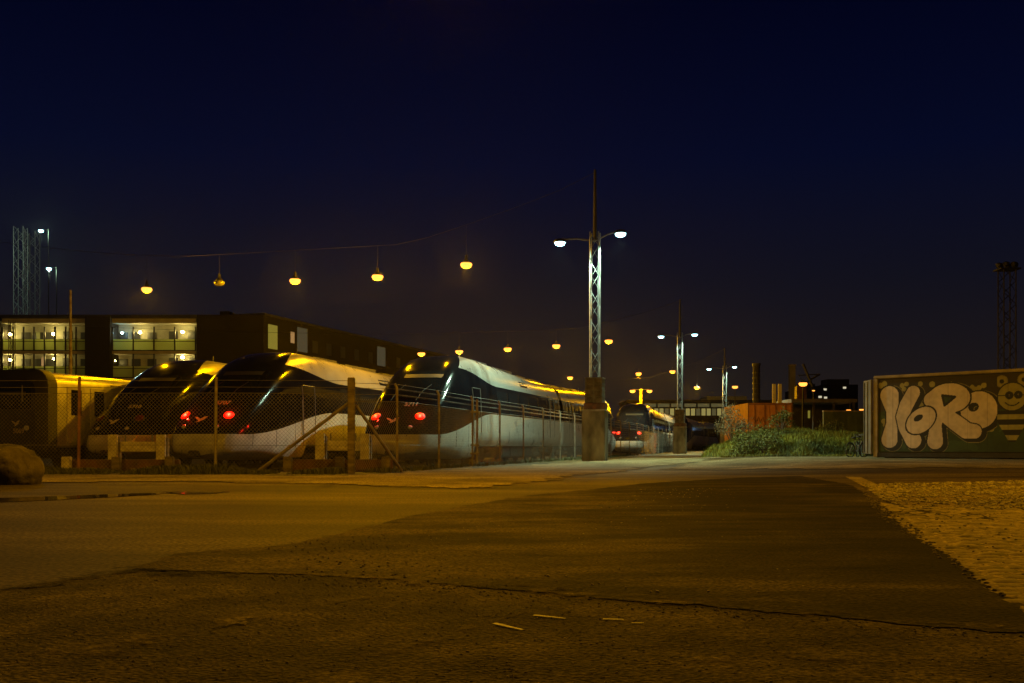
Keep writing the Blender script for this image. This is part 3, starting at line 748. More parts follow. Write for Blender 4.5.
def train(px, y, label, lit, number, rot=TROT, cars=2, back_lit=False):
    t = thing('train', label, 'train', ((px-512)/F*y, y, RAILZ), rot, 'silver and black trains stabled in the yard')
    car(t, lit, number)
    if cars == 2:
        car(t, back_lit, None, True)
        MB().box(-1.25,1.25,CAR_L-.05,CAR_L+.75,1.0,3.9).build('gangway', m_black, t)
    return t
T4 = train(392, 34.6, 'rightmost black nosed train beside the road, both red lamps lit', True, '5711')
T3 = train(198, 33.2, 'middle black nosed train, two red lamps lit, numbered 5707', True, '5707')
T2 = train(110, 36.6, 'black nosed train with no lamps lit, numbered 5710', False, '5710')
T5 = train(628, 79.5, 'far train past the nearest mast, showing its dark red lit nose', True, None, rot=-math.atan(.235))
T6 = train(674, 120, 'farthest train, its pale roof ending at the far mast', False, None, rot=-math.atan(.31))

# older flat-fronted train at far left with a thick rubber face frame
def old_train():
    x, y = (12-512)/F*36.5, 36.5
    t = thing('train', 'older flat fronted train with thick black frame at left edge', 'train', (x, y, RAILZ), TROT)
    m_rib = mat("ribbed_aluminium", (.44,.43,.40), (.34,.33,.31), scale=2, rough=.38, metal=.5)
    def sec(w, zb, zt, r=.45):
        o = []
        for cx, cz, a0 in ((w-.12, zb+.12, -90), (w-r, zt-r, 0)):
            rr = .12 if a0 == -90 else r
            for k in range(6): a = R(a0+90*k/5); o.append((cx+rr*math.cos(a), cz+rr*math.sin(a)))
        return o + [(-x_, z_) for x_, z_ in o[::-1]]
    def loft(stations, m, name, parent, caps=True):
        rings = [[(a, yy, b2) for a, b2 in sec(*s)] for yy, s in stations]; n = len(rings[0])
        mb = MB().add([p for r_ in rings for p in r_], [(i*n+k, i*n+(k+1)%n, (i+1)*n+(k+1)%n, (i+1)*n+k) for i in range(len(rings)-1) for k in range(n)]
                      + ([tuple(range(n)), tuple((len(rings)-1)*n+k for k in range(n-1,-1,-1))] if caps else []))
        return mb.build(name, m, parent, smooth=True)
    bd = loft([(.5,(1.5,.85,3.62)),(19.5,(1.5,.85,3.62))], m_rib, 'car_body', t)
    ribs = MB()
    for s in (-1, 1):
        for z in (1.05,1.2,1.35,1.5,1.65,1.8,1.95,3.15,3.25): ribs.box(s*1.5-.012 if s>0 else -1.512, s*1.5+.012 if s>0 else -1.488, 3.6, 19.4, z, z+.05)
    ribs.build('side_ribs', m_rib, bd)
    loft([(-.12,(1.42,.75,3.55,.55)),(0,(1.56,.62,3.70,.6)),(.45,(1.56,.62,3.70,.6)),(.55,(1.5,.7,3.62,.5))], m_black, 'face_frame', t)
    fp = MB(); n = 18; ring = sec(1.12,.95,3.32,.4); fp.add([(a,-.14,b2) for a,b2 in ring]+[(a,-.05,b2) for a,b2 in ring], [tuple(range(len(ring)-1,-1,-1))]+[(k,(k+1)%len(ring),(k+1)%len(ring)+len(ring),k+len(ring)) for k in range(len(ring))])
    fp.build('face_panel', mat("cab_face_black", (.018,.017,.016), (.012,.012,.011), scale=2, rough=.35), t)
    MB().box(-.95,.95,-.165,-.142,2.25,3.05).build('windscreen', m_glass, t, bevel=.008)
    MB().box(-.5,.75,-.18,-.166,2.75,2.87).build('destination_blind', m_ivory, t)
    for s in (-1, 1): MB().lathe([(.09,-.06),(.09,0)], c=(s*.78,-.145,1.55), axis='y', n=14).build('headlight', m_headoff, t)
    MB().tube([(.62,-.2,2.5),(.62,-.2,3.1)], .025, 5).build('grab_rail', m_steel, t)
    Mx = Matrix(((1,0,0,.30),(0,0,-1,-.155),(0,1,0,1.72),(0,0,0,1)))
    o = link('bird_emblem', bird_mesh(mat("old_logo", (.42,.36,.25), (.3,.25,.17), scale=8, rough=.6), .7), t); o.matrix_local = Mx
    o = link('fleet_number', text_mesh('5069', .24, mat("old_number", (.30,.24,.14), (.22,.17,.1), scale=8, rough=.6)), t); o.matrix_local = Matrix(((1,0,0,.42),(0,0,-1,-.155),(0,1,0,1.44),(0,0,0,1)))
    for s in (-1, 1):
        for dy in (1.05, 2.35):
            d = MB().box(s*1.5-.02, s*1.5+.02, dy, dy+1.0, 1.0, 3.1).build('door', mat("door_grey", (.36,.34,.30), (.28,.26,.23), scale=3, rough=.45), t, bevel=.008)
            MB().box(s*1.525-.006, s*1.525+.006, dy+.22, dy+.78, 2.05, 3.0).build('door_window', m_glass, d, bevel=.003)
        for wy in (4.2, 6.3, 8.4, 10.5, 12.6, 14.7, 16.8):
            MB().box(s*1.5-.015, s*1.5+.018, wy, wy+1.7, 2.1, 2.95).build('window', m_glass, t, bevel=.006)
    ub = MB().box(-1.2,1.2,5,15,.35,.85)
    for by in (2.6, 17.2):
        for wy in (-.95,.95):
            for s in (-1,1): ub.lathe([(.42,-.05),(.42,.05),(.1,.09)], c=(s*.74,by+wy,.42), axis='x', n=16)
        ub.box(-1.1,1.1,by-1.4,by+1.4,.45,.84)
    ub.build('running_gear', m_under, t)
    MB().lathe([(.16,-.5),(.16,.1)], c=(0,0,.8), axis='y', n=10).build('coupler', m_under, t)
old_train()

# tracks
m_rail = mat("rail_steel", (.34,.31,.27), (.16,.12,.08), scale=3, rough=.3, metal=.8)
m_sleeper = mat("old_sleeper", (.12,.10,.075), (.05,.04,.03), scale=4, rough=.9)
def track(px, y, back, length, lb):
    p = Vector(((px-512)/F*y, y, 0)) - TD*back
    t = thing('railway_track', lb, 'track', (p.x, p.y, RAILZ-.16), TROT); t['kind'] = 'structure'
    for s in (-1, 1): MB().box(s*.7525-.035, s*.7525+.035, 0, length, .02, .16).box(s*.7525-.07, s*.7525+.07, 0, length, 0, .03).build('rail', m_rail, t)
    sl = MB()
    for i in range(int(min(length, 45)/.62)): sl.box(-1.25,1.25,.1+i*.62,.34+i*.62,-.12,.0)
    sl.build('sleepers', m_sleeper, t)
track(392,34.6,6.5,180,'track under the rightmost train')
track(198,33.2,4.2,120,'track under the middle train')
track(110,36.6,6.0,120,'track under the unlit train')
track(12,36.5,6.0,120,'track under the old flat fronted train')
p0 = Vector(((392-512)/F*34.6, 34.6, 0)) + SD*4.6 
track(512+p0.x/p0.y*F, p0.y, 6, 120, 'empty track between the two lit trains')

# ------------------------------------------------------------------ buffer stops and timber barriers
m_wood = mat("grey_timber", (.20,.16,.11), (.08,.06,.04), scale=3, rough=.9, stretch=(1,1,4), bump=.3)
m_redwood = mat("tarred_timber", (.13,.055,.03), (.06,.03,.018), scale=4, rough=.85)
m_cream = mat("faded_white_paint", (.55,.50,.38), (.36,.31,.22), scale=6, rough=.7)
def buffer_stop(pxl, pxr, y, ztop, zbot, lb):
    a = W(pxl, HY, y); b2 = W(pxr, HY, y); w = b2.x-a.x
    t = thing('buffer_stop', lb, 'buffer stop', ((a.x+b2.x)/2, y, RAILZ-.1), 0, 'buffer stops at the track ends'); o = RAILZ-.1
    for s in (-1, 1):
        MB().box(s*w/2-.13, s*w/2+.13, -.06, .06, zbot-o, ztop-o).build('buffer_board', m_cream, t, bevel=.01)
        MB().box(s*w/2-.1, s*w/2+.16, .065, .26, -.1, ztop-o-.06).build('upright', m_wood, t, bevel=.015)
        MB().tube([(s*w/2+.05,.2,ztop-o-.15),(s*w/2+.05,1.5,0)], .05, 6).build('brace', m_dark, t)
    MB().box(-w/2+.18, w/2-.16, .07, .2, (ztop+zbot)/2-o-.12, (ztop+zbot)/2-o+.17).build('crossbeam', m_cream, t, bevel=.015)
    for s in (-1, 1): MB().tube([(s*w*.28,.14,(ztop+zbot)/2-o+.17),(s*w*.28,.14,ztop-o+.02)], .02, 6).build('lug', m_steel, t)
buffer_stop(113, 161, 29.0, .93, .18, 'buffer stop with two pale boards before the unlit train')
buffer_stop(320, 365, 28.5, .95, .22, 'buffer stop with two pale boards between the lit trains')
def barrier(p0, p1, posts, y, lb):
    a = W(p0, HY, y); b2 = W(p1, HY, y)
    t = thing('timber_barrier', lb, 'barrier', ((a.x+b2.x)/2, y, -.05), 0, 'low timber barriers behind the fence'); cx = (a.x+b2.x)/2
    MB().box(a.x-cx, b2.x-cx, .06, .22, .0, .33).build('beam', m_redwood, t, bevel=.02)
    for q in posts:
        x = W(q, HY, y).x-cx; MB().box(x-.1, x+.1, -.1, .055, -.1, .40).build('post', m_cream if q in (67,) else m_wood, t, bevel=.015)
barrier(64, 178, (67, 117, 170), 23.6, 'low reddish timber beam on short posts near the boulder')
barrier(283, 392, (288, 340, 386), 23.6, 'low timber beam on short posts by the braced corner post')

# ------------------------------------------------------------------ fences
m_post = mat("fence_post_steel", (.30,.27,.22), (.16,.11,.07), scale=5, rough=.6, metal=.3)
m_rustpost = mat("rusty_fence_post", (.22,.10,.05), (.12,.05,.03), scale=5, rough=.75)
m_wire = mat("fence_wire", (.22,.20,.17), (.14,.12,.10), scale=9, rough=.55, metal=.4)
def chain(mb, A, B, z0, z1, cell, r):
    """diamond mesh between two ground points"""
    A = Vector(A); B = Vector(B); L = (B-A).length; d = (B-A)/L; H = z1-z0
    def P(u, v): q = A+d*u; return Vector((q.x, q.y, z0+v))
    n = Vector((-d.y, d.x, 0))*r
    def strip(a, c, up):
        e = (c-a).normalized(); w = Vector((0,0,1)).cross(n).normalized()
        q = e.cross(n).normalized()*r
        mb.add([a+n, a-n*.5+q, a-n*.5-q, c+n, c-n*.5+q, c-n*.5-q], [(0,1,4,3),(1,2,5,4),(2,0,3,5)])
    k = -H
    while k < L:
        for sgn in (1, -1):
            u0, v0, u1, v1 = (k, 0, k+H, H) if sgn > 0 else (k, H, k+H, 0)
            if u0 < 0: v0 += sgn*(-u0); u0 = 0
            if u1 > L: v1 -= sgn*(u1-L); u1 = L
            if u1-u0 > .02: strip(P(u0, v0), P(u1, v1), sgn)
        k += cell
fl = thing('chainlink_fence', 'chainlink fence with leaning posts in front of the dark train noses', 'fence', (0,0,0))
YL = 22.0; CX, CY = -3.52, 21.9
mb = MB(); chain(mb, (-14.5, YL+.3), (-6.55, YL), .08, 1.76, .085, .0027); chain(mb, (-6.55, YL), (CX, CY), .08, 1.76, .085, .0027)
mb.build('wire_mesh', m_wire, fl)
for px, ht, m in ((-60,2.05,m_post),(78,2.12,m_rustpost),(215,2.12,m_post)):
    x = (px-512)/F*YL; MB().tube([(x, YL+.03, -.1),(x+.02, YL+.03, ht)], .033, 8).build('post', m, fl, smooth=True)
MB().box(CX-.075, CX+.075, CY-.06, CY+.09, -.1, 2.1).build('corner_post', m_wood, fl, bevel=.015)
MB().tube([(CX-.05, CY+.1, 1.56),(CX-2.15, CY+.35, .02)], .04, 6).build('brace', m_post, fl)
MB().tube([(CX+.08, CY+.1, 1.5),(CX+.98, CY+1.2, .02)], .035, 6).build('brace', m_post, fl)
mb = MB()
for z in (1.77, 1.9, 2.05): mb.tube([(-14.5, YL+.3, z),(-9.5,YL+.03,z-.01),(-6.55, YL+.03, z),(CX, CY+.02, z-.02)], .005, 4)
mb.tube([(-14.5, YL+.3, .62),(-6.55, YL, .62),(CX, CY, .6)], .004, 4)
mb.build('tension_wires', m_wire, fl)

fr = thing('chainlink_fence', 'long barbed wire fence running along the road past the masts', 'fence', (0,0,0))
ypts = [24.0, 27.0, 30.0, 33.0, 36.1, 39.2, 42.3, 45.4, 48.6, 52, 55.5, 59, 62.5, 66] + [66+4*i for i in range(1, 22)]
mb = MB(); prev = (CX, CY)
for y in ypts:
    q = (fence_x(y), y)
    chain(mb, prev, q, .05, 1.66, .10 if y < 50 else .25, .0034 if y < 50 else .006); prev = q
mb.build('wire_mesh', m_wire, fr)
for i, y in enumerate(ypts):
    x = fence_x(y); mp_ = MB().tube([(x, y, -.1),(x, y, 1.98),(x-.05, y, 2.1)], .032, 8)
    if i == 2:
        mp_.tube([(x+.14, y+.1, -.1),(x+.14, y+.1, 2.0)], .032, 8)
        for z in (.35, .6, 1.6): mp_.box(x-.06, x+.2, y-.05, y+.15, z, z+.05)
    mp_.build('post', m_post, fr, smooth=True)
mb = MB()
for z in (1.67, 1.83, 1.97, 2.08): mb.tube([(CX, CY, z-.1)] + [(fence_x(y), y, z+.012*math.sin(i*2)) for i, y in enumerate(ypts)], .0055, 4)
mb.tube([(CX, CY, .62)] + [(fence_x(y), y, .62) for y in ypts], .004, 4)
# barbs
for i in range(420):
    y = 22.5+i*.09; x = fence_x(y)
    if y > 24:
        for z in (1.83, 1.97): mb.tube([(x-.02, y, z-.025),(x+.02, y+.01, z+.025)], .004, 3, cap=False)
mb.build('barbed_wires', m_wire, fr)

# ------------------------------------------------------------------ boulder
bm = bmesh.new(); bmesh.ops.create_icosphere(bm, subdivisions=5, radius=1)
for v in bm.verts:
    p = v.co.copy(); q = 1 + .20*pnoise(p*1.3+Vector((3,1,2))) - .13*abs(pnoise(p*2.6)) + .05*pnoise(p*6) + .025*pnoise(p*15)
    v.co = Vector((p.x*.46*q, p.y*.45*q, max(-.30, p.z*.46*q)))
    if v.co.z > .1: v.co.x += -.12*(v.co.z-.1)
me = bpy.data.meshes.new('boulder'); bm.to_mesh(me); bm.free()
me.materials.append(mat("boulder_granite", (.13,.105,.07), (.04,.032,.022), scale=3.5, rough=.9, bump=.7, bscale=24))
for p_ in me.polygons: p_.use_smooth = True
link('boulder', me, None, 'big rounded grey boulder at the left edge of the road', 'boulder', None, None, ((12-512)/F*15.8, 15.8, .22))

# ------------------------------------------------------------------ grass, mound and shrubs
m_grass = mat("dry_grass", (.10,.10,.035), (.05,.055,.02), scale=5, rough=.8)
m_lawn = mat("mound_turf", (.11,.12,.03), (.04,.045,.014), scale=1.6, rough=.9, bump=.8, bscale=14)
m_leafg = mat("shrub_leaf", (.14,.15,.022), (.05,.06,.012), scale=3, rough=.6)
m_leafp = mat("pale_dry_leaf", (.20,.17,.09), (.11,.09,.05), scale=3, rough=.7)
m_bark = mat("bark", (.12,.085,.055), (.06,.04,.028), scale=6, rough=.9)
m_redtwig = mat("red_twigs", (.20,.10,.045), (.11,.05,.025), scale=6, rough=.85)
def blades(mb, x, y, z, h, n=7, spread=.06, w=.006):
    for _ in range(n):
        a = random.uniform(0, 6.28); l = h*random.uniform(.5, 1.15); d = Vector((math.cos(a), math.sin(a), 0)); o = Vector((x+random.uniform(-spread,spread), y+random.uniform(-spread,spread), z))
        s = Vector((-d.y, d.x, 0))*w; b2 = o+d*l*.25+Vector((0,0,l*.6)); c = o+d*l*.6+Vector((0,0,l*.9))
        mb.add([o-s, o+s, b2+s*.8, b2-s*.8, c], [(0,1,2,3),(3,2,4)])
mb = MB()
for i in range(2600):
    px = random.uniform(-20, 345); y = 21.75+random.gauss(0, .35); x = (px-512)/F*22
    if abs(y-22) > 1.2: continue
    k = pnoise(Vector((x*.9, 3.3, 0)))+.35
    if px > 232: k *= .5
    if k < 0: continue
    blades(mb, x, y, gz(x,y)-.01, .10+.18*k, 6, .07)
for i in range(900):
    y = 22.5+random.random()**1.5*40; x = fence_x(y)+random.gauss(.1,.2); blades(mb, x, y, gz(x,y)-.01, .1+.08*random.random(), 5, .08, .007)
mb.build('grass', m_grass, kind='stuff')

def mound_z(x, y):
    cx, cy = 12.9, 47.5
    u = (x-cx)/3.7; v = (y-cy)/5.6
    r2 = u*u+v*v
    h = 1.25*max(0, 1-r2)**.8 if r2 < 1 else 0
    # broad low shoulder towards the right
    u2 = (x-15.3)/4.0; v2 = (y-48)/5.4; r3 = u2*u2+v2*v2
    if r3 < 1: h = max(h, 1.15*(1-r3)**.8)
    return h*(1+.22*pnoise(Vector((x*.8, y*.8, 0)))) 
mb = MB(); X0, X1, Y0, Y1, ST = 6.4, 20, 41.2, 54, .22
nxm = int((X1-X0)/ST)+1; nym = int((Y1-Y0)/ST)+1
mb.add([(X0+i*ST, Y0+j*ST, gz(X0+i*ST, Y0+j*ST)-.03+mound_z(X0+i*ST, Y0+j*ST)+.04*pnoise(Vector((i*.5, j*.5, 5)))*(1 if mound_z(X0+i*ST, Y0+j*ST) > .05 else 0)) for j in range(nym) for i in range(nxm)],
       [(j*nxm+i, j*nxm+i+1, (j+1)*nxm+i+1, (j+1)*nxm+i) for j in range(nym-1) for i in range(nxm-1)])
mb.build('grassy_mound', m_lawn, kind='structure', smooth='all')
mb = MB()
for i in range(9000):
    x = random.uniform(9.2, 19.4); y = random.uniform(41.5, 52); z = mound_z(x, y)
    if z < .03: continue
    k = pnoise(Vector((x*1.1, y*1.1, 9)))
    blades(mb, x, y, gz(x,y)+z-.03, .14+.22*max(0, k+.3), 5, .12, .012)
# verge in front of the mound
for i in range(1800):
    px = 722+143*random.random()**1.1; d = random.uniform(40.5, 44); x = (px-512)/F*d
    if pnoise(Vector((x*.8, d*.8, 2))) > -.15: blades(mb, x, d, gz(x,d)-.01, .08+.06*random.random(), 5, .12, .010)
mb.build('mound_grass', mat("mound_grass_blades", (.25,.25,.022), (.05,.06,.010), scale=.6, rough=.7), kind='stuff')

def shrub(x, y, z, w, h, lb, ml, n=1400, leaf=.05, group='shrubs on the mound'):
    t = thing('shrub', lb, 'shrub', (x, y, z), group=group)
    st = MB(); lf = MB(); tips = []
    for i in range(16):
        a = random.uniform(0, 6.28); r = random.random()**.5*w/2; tip = Vector((math.cos(a)*r, math.sin(a)*r, h*random.uniform(.55, 1)*(1-.45*(r/(w/2))**2)))
        mid = tip*.5+Vector((0,0,h*.1)); st.tube([(0,0,-.1), mid, tip], [.025,.015,.006], 4, cap=False)
        for k in range(4): tips.append(mid.lerp(tip, .4+.2*k))
    for i in range(n):
        c = random.choice(tips) + Vector((random.gauss(0,1),random.gauss(0,1),random.gauss(0,1)))*w*.09
        if c.z < .02: continue
        a = Vector((random.gauss(0,1),random.gauss(0,1),random.gauss(0,1))).normalized()*leaf; b2 = a.cross(Vector((random.gauss(0,1),random.gauss(0,1),random.gauss(0,1))).normalized())*.6
        lf.add([c-a, c+b2, c+a, c-b2], [(0,1,2,3)])
    st.build('stems', m_bark, t); lf.build('foliage', ml, t)
def place_shrub(px, ybase, d, w, h, lb, ml, **k):
    x = (px-512)/F*d; z = gz(x,d)+mound_z(x,d); shrub(x, d, z-.02, w, h, lb, ml, **k)
place_shrub(733, 0, 46.5, 1.5, 1.9, 'pale leafless looking shrub at the far left of the mound', m_leafp, n=1500)
place_shrub(752, 0, 44.0, 1.9, .95, 'dark green shrub before the orange container doors', m_leafg, n=1700)
place_shrub(781, 0, 46.0, 1.1, 1.0, 'small dark shrub by the lower right of the orange container', m_leafg, n=900)
place_shrub(765, 0, 43.2, 2.0, .8, 'low bushy shrub in front at the foot of the mound', m_leafg, n=1800)
place_shrub(741, 0, 43.4, 1.3, .6, 'lowest shrub at the left foot of the mound', m_leafg, n=900)
place_shrub(830, 0, 49.5, 1.6, .7, 'dark low shrub on the right shoulder of the mound', m_leafg, n=900)

def bare_tree(x, y, h, lb, m, seed, up=.55, levels=5, r0=.13, trunk=.3, spread=.5, z0=-.3):
    rnd = random.Random(seed); t = thing('bare_tree', lb, 'tree', (x, y, z0), group='bare trees before the apartments'); tr = MB(); cr = MB()
    def grow(p, d, l, r, lev):
        q = p+d*l*.5+Vector((rnd.gauss(0,.04),rnd.gauss(0,.04),0))*l; e = p+d*l
        (tr if lev == 0 else cr).tube([p, q, e], [r, r*.85, r*.65], 5 if lev < 2 else 3, cap=False)
        if lev >= levels: return
        for k in range(3 if lev < 2 else rnd.choice((2, 3, 3))):
            nd = (d + Vector((rnd.gauss(0,spread),rnd.gauss(0,spread),rnd.gauss(0,spread*.6)+up*.3))).normalized()
            grow(p+d*l*rnd.uniform(.55, 1.0), nd, l*rnd.uniform(.6,.8), r*.55, lev+1)
    grow(Vector((0,0,0)), Vector((0,0,1)), h*trunk, r0, 0)
    tr.build('trunk', m, t); cr.build('crown', m, t)
bare_tree(*[(134-512)/F*72, 72], 8.6, 'bare branching tree before the right apartment galleries', m_bark, 3, levels=6, r0=.16)
bare_tree(*[(97-512)/F*70, 70], 7.6, 'dense reddish bare tree before the dark stair tower', m_redtwig, 11, up=1.3, levels=6, r0=.12, trunk=.26, spread=.3)
bare_tree(*[(86-512)/F*69, 69], 6.2, 'smaller reddish bare tree beside the tall reddish one', m_redtwig, 17, up=1.2, levels=5, r0=.1, trunk=.28, spread=.32)
p = W(70.5, 290, 62); t = thing('steel_pole', 'slender orange lit pole before the left apartments', 'pole', (p.x, p.y, -.3))
MB().tube([(0,0,0),(0,0,p.z*.5),(0,0,p.z+.3)], [.14,.11,.07], 8).build('shaft', m_post, t, smooth=True)
MB().lathe([(.22,0),(.22,.12),(.12,.2)], n=8).build('base_collar', m_dark, t)

# ------------------------------------------------------------------ thin night haze round the whole scene
hz = MB().box(-620,620,-90,640,-2,45).build('haze', [], kind='stuff')
hm = bpy.data.materials.new("haze"); hm.use_nodes = True; hn = hm.node_tree.nodes; hn.remove(hn["Principled BSDF"])
hv = hn.new("ShaderNodeVolumePrincipled"); hv.inputs["Color"].default_value = (.9,.9,.9,1); hv.inputs["Density"].default_value = HAZE; hv.inputs["Anisotropy"].default_value = .88
hm.node_tree.links.new(hv.outputs[0], hn["Material Output"].inputs["Volume"]); hz.data.materials.append(hm)

# ------------------------------------------------------------------ apartment building
bx = 100.0
def X(px, d=bx): return (px-512)/F*d
m_wall = mat("dark_brick_wall", (.020,.017,.014), (.014,.012,.010), scale=1.5, rough=.85)
m_render = mat("gallery_render", (.36,.36,.30), (.26,.26,.22), scale=1.2, rough=.8)
m_rail_glass = mat("frosted_railing", (.62,.68,.52), (.5,.56,.42), scale=.6, rough=.45)
m_frame = mat("gallery_frame", (.05,.05,.045), (.03,.03,.03), scale=2, rough=.5)
_n = m_rail_glass.node_tree.nodes; _l = m_rail_glass.node_tree.links
_t = _n.new("ShaderNodeBsdfTranslucent"); _t.inputs[0].default_value = (.75,.82,.45,1); _m = _n.new("ShaderNodeMixShader"); _m.inputs[0].default_value = .65
_l.new(_n["Principled BSDF"].outputs[0], _m.inputs[1]); _l.new(_t.outputs[0], _m.inputs[2]); _l.new(_m.outputs[0], _n["Material Output"].inputs[0])
m_slab = mat("gallery_slab", (.44,.42,.33), (.33,.31,.25), scale=1.5, rough=.8)
m_door = mat("apartment_door", (.05,.055,.06), (.04,.04,.045), scale=2, rough=.4)
g_warm = glow("gallery_lamp", WARM, 95.0); g_cool = glow("gallery_lamp_cool", (.5,.95,1.0), 40.0)
g_winw = glow("lit_window_yellow", (.85,.72,.10), .20); g_winp = glow("lit_window_pink", (1.0,.55,.20), .30); g_wing = glow("lit_window_grey", (.55,.62,.42), .055)
ap = thing('apartment_building', 'long apartment block with lit access galleries behind the trains', 'building', (0, bx, 0))
ztop = 13.35; L0, Rt = X(-60), X(196)
w = MB(); w.box(L0, Rt, 1.7, 12, -.3, ztop); w.build('gallery_wall', m_render, ap)
w = MB(); w.box(L0-.3, Rt+.1, -.25, 12.2, ztop, ztop+.35); w.build('roof_edge', m_frame, ap)
w = MB(); w.box(X(87), X(112), -.5, 1.69, -.3, ztop+.2); w.build('stair_tower', m_wall, ap)
w = MB(); w.box(X(-60), X(2), -.4, 1.69, -.3, ztop-.3); w.build('end_wall', m_wall, ap)
slabs = (10.1, 7.4, 4.7, 2.0)
for zs_ in slabs:
    w = MB(); w.box(X(2)+.01, X(87)-.01, 0, 1.69, zs_-.28, zs_); w.build('gallery_floor', m_slab, ap)
    w = MB(); w.box(X(112)+.01, X(196), 0, 1.69, zs_-.28, zs_); w.build('gallery_floor', m_slab, ap)
w = MB(); w.box(X(2)+.01, X(87)-.01, 0, 1.69, ztop-.45, ztop-.01); w.box(X(112)+.01, X(196), 0, 1.69, ztop-.45, ztop-.01); w.build('top_slab', m_slab, ap)
for zs_ in slabs[:3]:
    for a, b2, n_ in ((2.5, 86.5, 8), (112.5, 195.5, 4)):
        for i in range(n_):
            x0 = X(a+(b2-a)*i/n_)+.05; x1 = X(a+(b2-a)*(i+1)/n_)-.05
            MB().box(x0, x1, .02, .05, zs_+.12, zs_+1.18).build('railing_panel', m_rail_glass, ap)
    w = MB()
    for a, b2, n_ in ((2.5, 86.5, 8), (112.5, 195.5, 4)):
        w.box(X(a), X(b2), -.03, .01, zs_+.92, zs_+.98); w.box(X(a), X(b2), -.03, .09, zs_+.0, zs_+.08)
        for i in range(n_+1): xx = X(a+(b2-a)*i/n_); w.box(xx-.06, xx+.06, -.04, .1, zs_+.0, zs_+2.42)
    w.build('gallery_frame', m_frame, ap)
    for dpx in (18,31,42,60,78,117,130,146,168,187):
        if 85 < dpx < 113: continue
        x = X(dpx); dz = 2.05 if dpx not in (60,187,168) else 1.3
        z0_ = zs_ if dz > 2 else zs_+.85
        MB().box(x-.45, x+.45, 1.62, 1.695, z0_, z0_+dz).build('door' if dz > 2 else 'window', m_door, ap)
for px, y, m_, in ((30.5,336,g_winw),(36,361,g_winp),(27,339,g_wing)):
    MB().box(X(px)-.2-.2*(px==30.5)*0, X(px)+.2, 1.55, 1.61, CAMZ+(HY-y)*.1017-.9, CAMZ+(HY-y)*.1017+.35).build('lit_window', m_, ap)
for px, y, k in ((10,334.5,'w'),(53.5,334,'w'),(140,332.5,'w'),(182.5,332,'w'),(10,360,'w'),(54,359,'w'),(182.5,357.5,'w'),(122,333,'c'),(114.5,361,'w')):
    s = .16 if px not in (122, 114.5, 54) else .12
    z = CAMZ+(HY-y)/F*(bx+.8)
    MB().lathe([(.4*s,-.7*s),(s,-.3*s),(s,.3*s),(.6*s,.8*s)], n=10).build('gallery_lamp', g_cool if k == 'c' else g_warm, ap, loc=((px-512)/F*(bx+.8), .8, z))
# windowless block and the long wing running away along the tracks
w = MB(); w.box(X(196)+.12, X(264), -.2, 11, -.3, ztop+.35); w.box(X(214), X(224), 2, 4, ztop+.35, ztop+1.0); w.build('blind_block', m_wall, ap)
A = Vector((X(264), 0)); Bv = Vector(((402-512)/F*131.5, 131.5-bx)); dv = (Bv-A).normalized(); nv = Vector((-dv.y, dv.x))
Lw = (Bv-A).length*1.9
def wing(u0, u1, n0, n1, z0, z1, name, m):
    vs = []
    for z in (z0, z1):
        for u, v in ((u0,n0),(u1,n0),(u1,n1),(u0,n1)): q = A+dv*u+nv*v; vs.append((q.x, q.y, z))
    MB().add(vs, ((0,3,2,1),(4,5,6,7),(0,1,5,4),(1,2,6,5),(2,3,7,6),(3,0,4,7))).build(name, m, ap)
wing(0, Lw, .0, 10, -.3, ztop+.3, 'wing_wall', m_wall)
wing(-.1, Lw, -.15, 10.1, ztop+.3, ztop+.55, 'wing_roof_edge', m_frame)
def upx(px):   # distance along the wing where pixel column px falls
    k = (px-512)/F; return (k*bx - A.x + k*A.y)/(dv.x-k*dv.y)
for pa, pb_, ya, yb, m_ in ((268,277,325,349,g_winw),(290.5,294,332,343,g_winp),(297,307,328,352,g_wing),(377,385,347,366,g_wing)):
    u0, u1 = upx(pa), upx(pb_); d = bx+dv.y*(u0+u1)/2
    wing(u0, u1, -.06, -.01, CAMZ+(HY-yb)/F*d, CAMZ+(HY-ya)/F*d, 'lit_window', m_)
for px in range(284, 400, 14):
    u = upx(px)
    for z in (5.2, 8.2, 10.8):
        if not any(abs(px-q) < 9 for q in (272, 292, 302, 381)) : wing(u, u+1.2, -.05, -.01, z, z+1.3, 'window', m_door)

# ------------------------------------------------------------------ painted freight container at right
C0 = Vector((12.35, 34.0)); CD = Vector((.70, -.714)).normalized(); CN = Vector((CD.y, -CD.x))   # along the face, and out of it
if CN.y > 0: CN = -CN
CH = 2.62; CB = .16+.22; CL = 12.0
ct = thing('freight_container', 'long freight container covered with pink bubble letter graffiti', 'container', (C0.x, C0.y, CB))
CM = Matrix(((CD.x, -CN.x, 0, 0),(CD.y, -CN.y, 0, 0),(0,0,1,0),(0,0,0,1)))     # x along the face, y into the box
m_cdark = mat("container_dark_paint", (.03,.03,.026), (.02,.02,.018), scale=2, rough=.6)
m_cgrey = mat("container_grey_edge", (.30,.26,.20), (.18,.15,.11), scale=3, rough=.7)
MB().box(.02, CL, .03, 2.44, .0, CH-.12, CM).build('box_shell', m_cdark, ct)
MB().box(-.05, CL+.05, -.05, 2.5, CH-.12, CH-.02, CM).build('roof_rail', m_cgrey, ct, bevel=.02)
MB().box(-.02, CL, -.03, .03, -.16, .0, CM).build('bottom_rail', m_dark, ct, bevel=.01)
MB().box(-.06, .10, -.04, .10, -.16, CH-.13, CM).build('corner_post', m_cgrey, ct, bevel=.015)
dM = Matrix.Translation((0,0,0)) @ CM @ Matrix.Rotation(R(-148), 4, 'Z')
